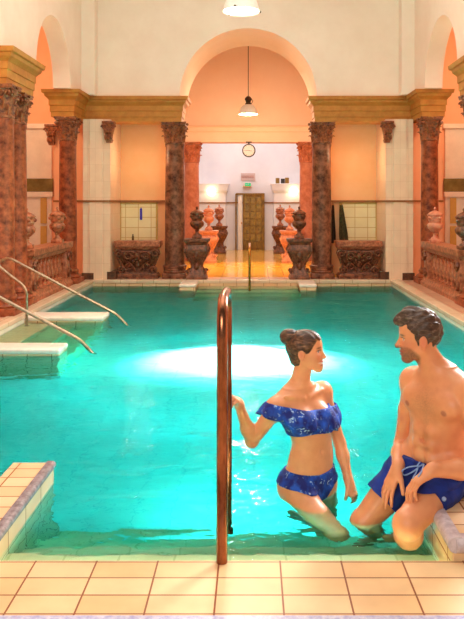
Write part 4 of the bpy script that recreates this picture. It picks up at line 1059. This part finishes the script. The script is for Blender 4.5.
    col = mixc(col, srgb(128, 78, 54), m*n)
    for s in (-1, 1):
        c = R3(s*.105, .115, .475); d = np.linalg.norm(P-c, axis=1); col = mixc(col, srgb(170, 88, 70), .8*np.clip((.019-d)/.006, 0, 1))
    col = face_colors(col, P, H, True, skin)
    o = np_obj('body', P, Q, 'skin', root, col); o.data.transform(Matrix.Translation(inv))
    parts = []
    xs = [-.2, -.06, -.035, -.022, .004, .008, .024, .030, .05, .07, .13]; zs = [-.108, -.104, -.06, .012, .016, -.03, -.028, .03, .05, .066, .066]
    g = hair_field(Fm, H, (-.014, 0, .042), (.108, .088, .104), xs, zs, .006, (H.c((.03, 0, .110), (.098, 0, .092), .034, .024), H.c((-.03, 0, .105), (.05, 0, .122), .04, .032)), 95)
    parts.append(cloth('hair', Fm, g.D, 'hair_man', root, H.o-.2, H.o+.2))
    # shorts: trunk shell and two loose legs cut square to the thighs
    x, y, z = Fm.mesh()
    S = T.blank(); S.add(torso([s for s in secs if s[0] < .4], .016), .01)
    def sleg(h, k, tcut, L):
        q = T.blank(); d = k-h; ln = np.linalg.norm(d); u = d/ln
        q.add(cone(h, h+d*.75, .112, .090), .02)
        t = (x-h[0])*u[0]+(y-h[1])*u[1]+(z-h[2])*u[2]
        w = .004*np.sin(np.arctan2(z-h[2], x-h[0])*6+t*30)
        return np.maximum(q.D+w, t-tcut*ln)
    d = smin(smin(S.D, sleg(hr, kr, .66, Lr), .04), sleg(hl, kl, .62, Ll), .03)
    d = d+.0025*np.sin(x*70+z*50)*np.sin(y*60-z*40)
    waist = .238-.03*np.clip(((x-.9)*f0[0]+(y-3.43)*f0[1])/.12, -1, 1)
    d = np.maximum(d, z-waist); d = np.minimum(d, np.maximum(np.maximum(LOW-.012, z-waist), waist-.045-z))
    d = np.maximum(d, .097-z) if False else d
    # open leg ends: hollow slightly round the thigh
    shorts = np.maximum(d, -np.maximum(LOW+.006, -(LOW+.006)*0-1))
    o = cloth('swim_shorts', Fm, np.maximum(d, -(LOW+.012)), 'navy', root, (.5, 3.0, -.1), (1.2, 3.75, .32)); parts.append(o)
    # drawstring and round emblem, laid on the cloth
    Ds = np.minimum(d, B.D)
    def snap(px, py, dist0, dist1):
        """first surface met along a line of sight"""
        for q in np.linspace(dist0, dist1, 300):
            p = V3((px-253)/F*q, q, CAMZ-(py-201)/F*q); i = [int(np.clip(round((p[c]-Fm.ax[c][0])/Fm.h), 0, len(Fm.ax[c])-1)) for c in range(3)]
            if Ds[tuple(i)] < .002: return V3((px-253)/F*(q-.004), q-.004, CAMZ-(py-201)/F*(q-.004))
        return V3((px-253)/F*dist1, dist1, CAMZ-(py-201)/F*dist1)
    bm = BM()
    for pl_ in ([(417, 466), (408, 467), (401, 471), (404, 476), (411, 473), (418, 468)], [(418, 467), (424, 464), (422, 471), (418, 477)], [(418, 468), (416, 473), (413, 478)], [(417, 466), (420, 462)]):
        tube(bm, smoothpath([snap(a, b_, 2.95, 3.6) for a, b_ in pl_], .02, 4), .0036, 6)
    t = obj('drawstring', bm, 'cord', root, True); t['label'] = 'pale blue drawstring'; t.data.transform(Matrix.Translation(inv))
    c = snap(444, 499, 2.9, 3.6); bm = BM(); sphere(bm, c, .010, 14, 8); sphere(bm, c+V3(-.002, -.008, .0), .006, 8, 6)
    t = obj('emblem', bm, 'cord', root, True); t['label'] = 'small round white emblem'; t.data.transform(Matrix.Translation(inv))
    for p in parts: p.data.transform(Matrix.Translation(inv))
build_woman(); build_man()

# ------------------------------------------------------------------ light
def light(name, typ, loc, power, color, rot=None, aim=None, **kw):
    l = bpy.data.lights.new(name, typ); l.energy = power; l.color = color
    for k, v in kw.items(): setattr(l, k, v)
    o = bpy.data.objects.new(name, l); COL.objects.link(o); o.location = loc
    if aim is not None: o.rotation_euler = (Vector(aim)-Vector(loc)).to_track_quat('-Z', 'Y').to_euler()
    return o
W = (1, .80, .56); O = (1, .62, .30)
light('pendant_light', 'SPOT', (-.13, 7.9, 3.50), 300, W, aim=(-.13, 7.9, 0), spot_size=2.8, spot_blend=.6, shadow_soft_size=.15)
light('arch_pendant_light', 'POINT', (-.10, 15.1, 3.18), 130, (1, .70, .46), shadow_soft_size=.12)
light('overhead_fill', 'AREA', (-.1, 6.5, 6.4), 300, (1, .89, .80), aim=(-.1, 6.5, 0), shape='RECTANGLE', size=4.2, size_y=9)  # broad fill added above the open ceiling
for s, nm in ((-4.2, 'left'), (4.0, 'right')):
    for yy in (8.0, 12.2): light('aisle_light_'+nm, 'POINT', (s, yy, 3.6), 50, (1, .72, .46), shadow_soft_size=.15)
for s in (-2.1, 1.92): light('alcove_light', 'POINT', (s, 13.25, 2.2), 11, (1, .66, .38), shadow_soft_size=.06)
light('back_room_light', 'AREA', (-.1, 19.3, 3.85), 66, (1, .95, .95), aim=(-.1, 19.3, 0), shape='RECTANGLE', size=3, size_y=2)
light('floor_glow_light', 'SPOT', (-.1, 15.6, 3.0), 620, (1, .62, .13), aim=(-.1, 15.3, 0), spot_size=1.3, spot_blend=.8, shadow_soft_size=.2)
light('right_rim_light', 'AREA', (2.7, 6.6, 2.6), 270, (.95, .97, 1), aim=(.6, 3.5, .4), shape='RECTANGLE', size=1.2, size_y=1.2)  # added at the right rear for rim light; no window is modelled
light('front_fill_light', 'AREA', (-1.5, -2.2, 3.2), 165, (1, .9, .78), aim=(.3, 4.0, .2), shape='RECTANGLE', size=3, size_y=2)  # frontal fill added behind the camera; no entrance is modelled
# added underwater lights without fixtures: one for the glow, the rest fill
light('pool_glow_light', 'AREA', (-.12, 7.35, -.28), 330, (1, 1, 1), aim=(-.12, 7.35, -2), shape='ELLIPSE', size=2.25, size_y=1.45)  # unseen light put in for the white glow on the water
for xx in (-2.2, 0, 1.9): light('pool_fill_light', 'AREA', (xx, 2.88 if xx else 4.03, -.5), 38, (1, 1, .95), aim=(xx, 9, -.7), shape='RECTANGLE', size=.9, size_y=.3)  # unseen fill, since the water surface blocks direct light from above
light('step_fill_light', 'AREA', (-.12, 2.875, -.125), 9, (1, .95, .8), aim=(-.12, 3.3, -.25), shape='RECTANGLE', size=1.7, size_y=.03)  # unseen light added to brighten the top steps
w = bpy.data.worlds.new('world'); sc.world = w; w.use_nodes = True
w.node_tree.nodes['Background'].inputs[0].default_value = (1, .93, .84, 1); w.node_tree.nodes['Background'].inputs[1].default_value = .17

sc.view_settings.view_transform = 'Standard'; sc.view_settings.look = 'None'; sc.view_settings.gamma = 1; sc.view_settings.use_curve_mapping = False
sc.view_settings.exposure = 0.08
sc.cycles.max_bounces = 10; sc.cycles.transmission_bounces = 8; sc.cycles.sample_clamp_indirect = 8
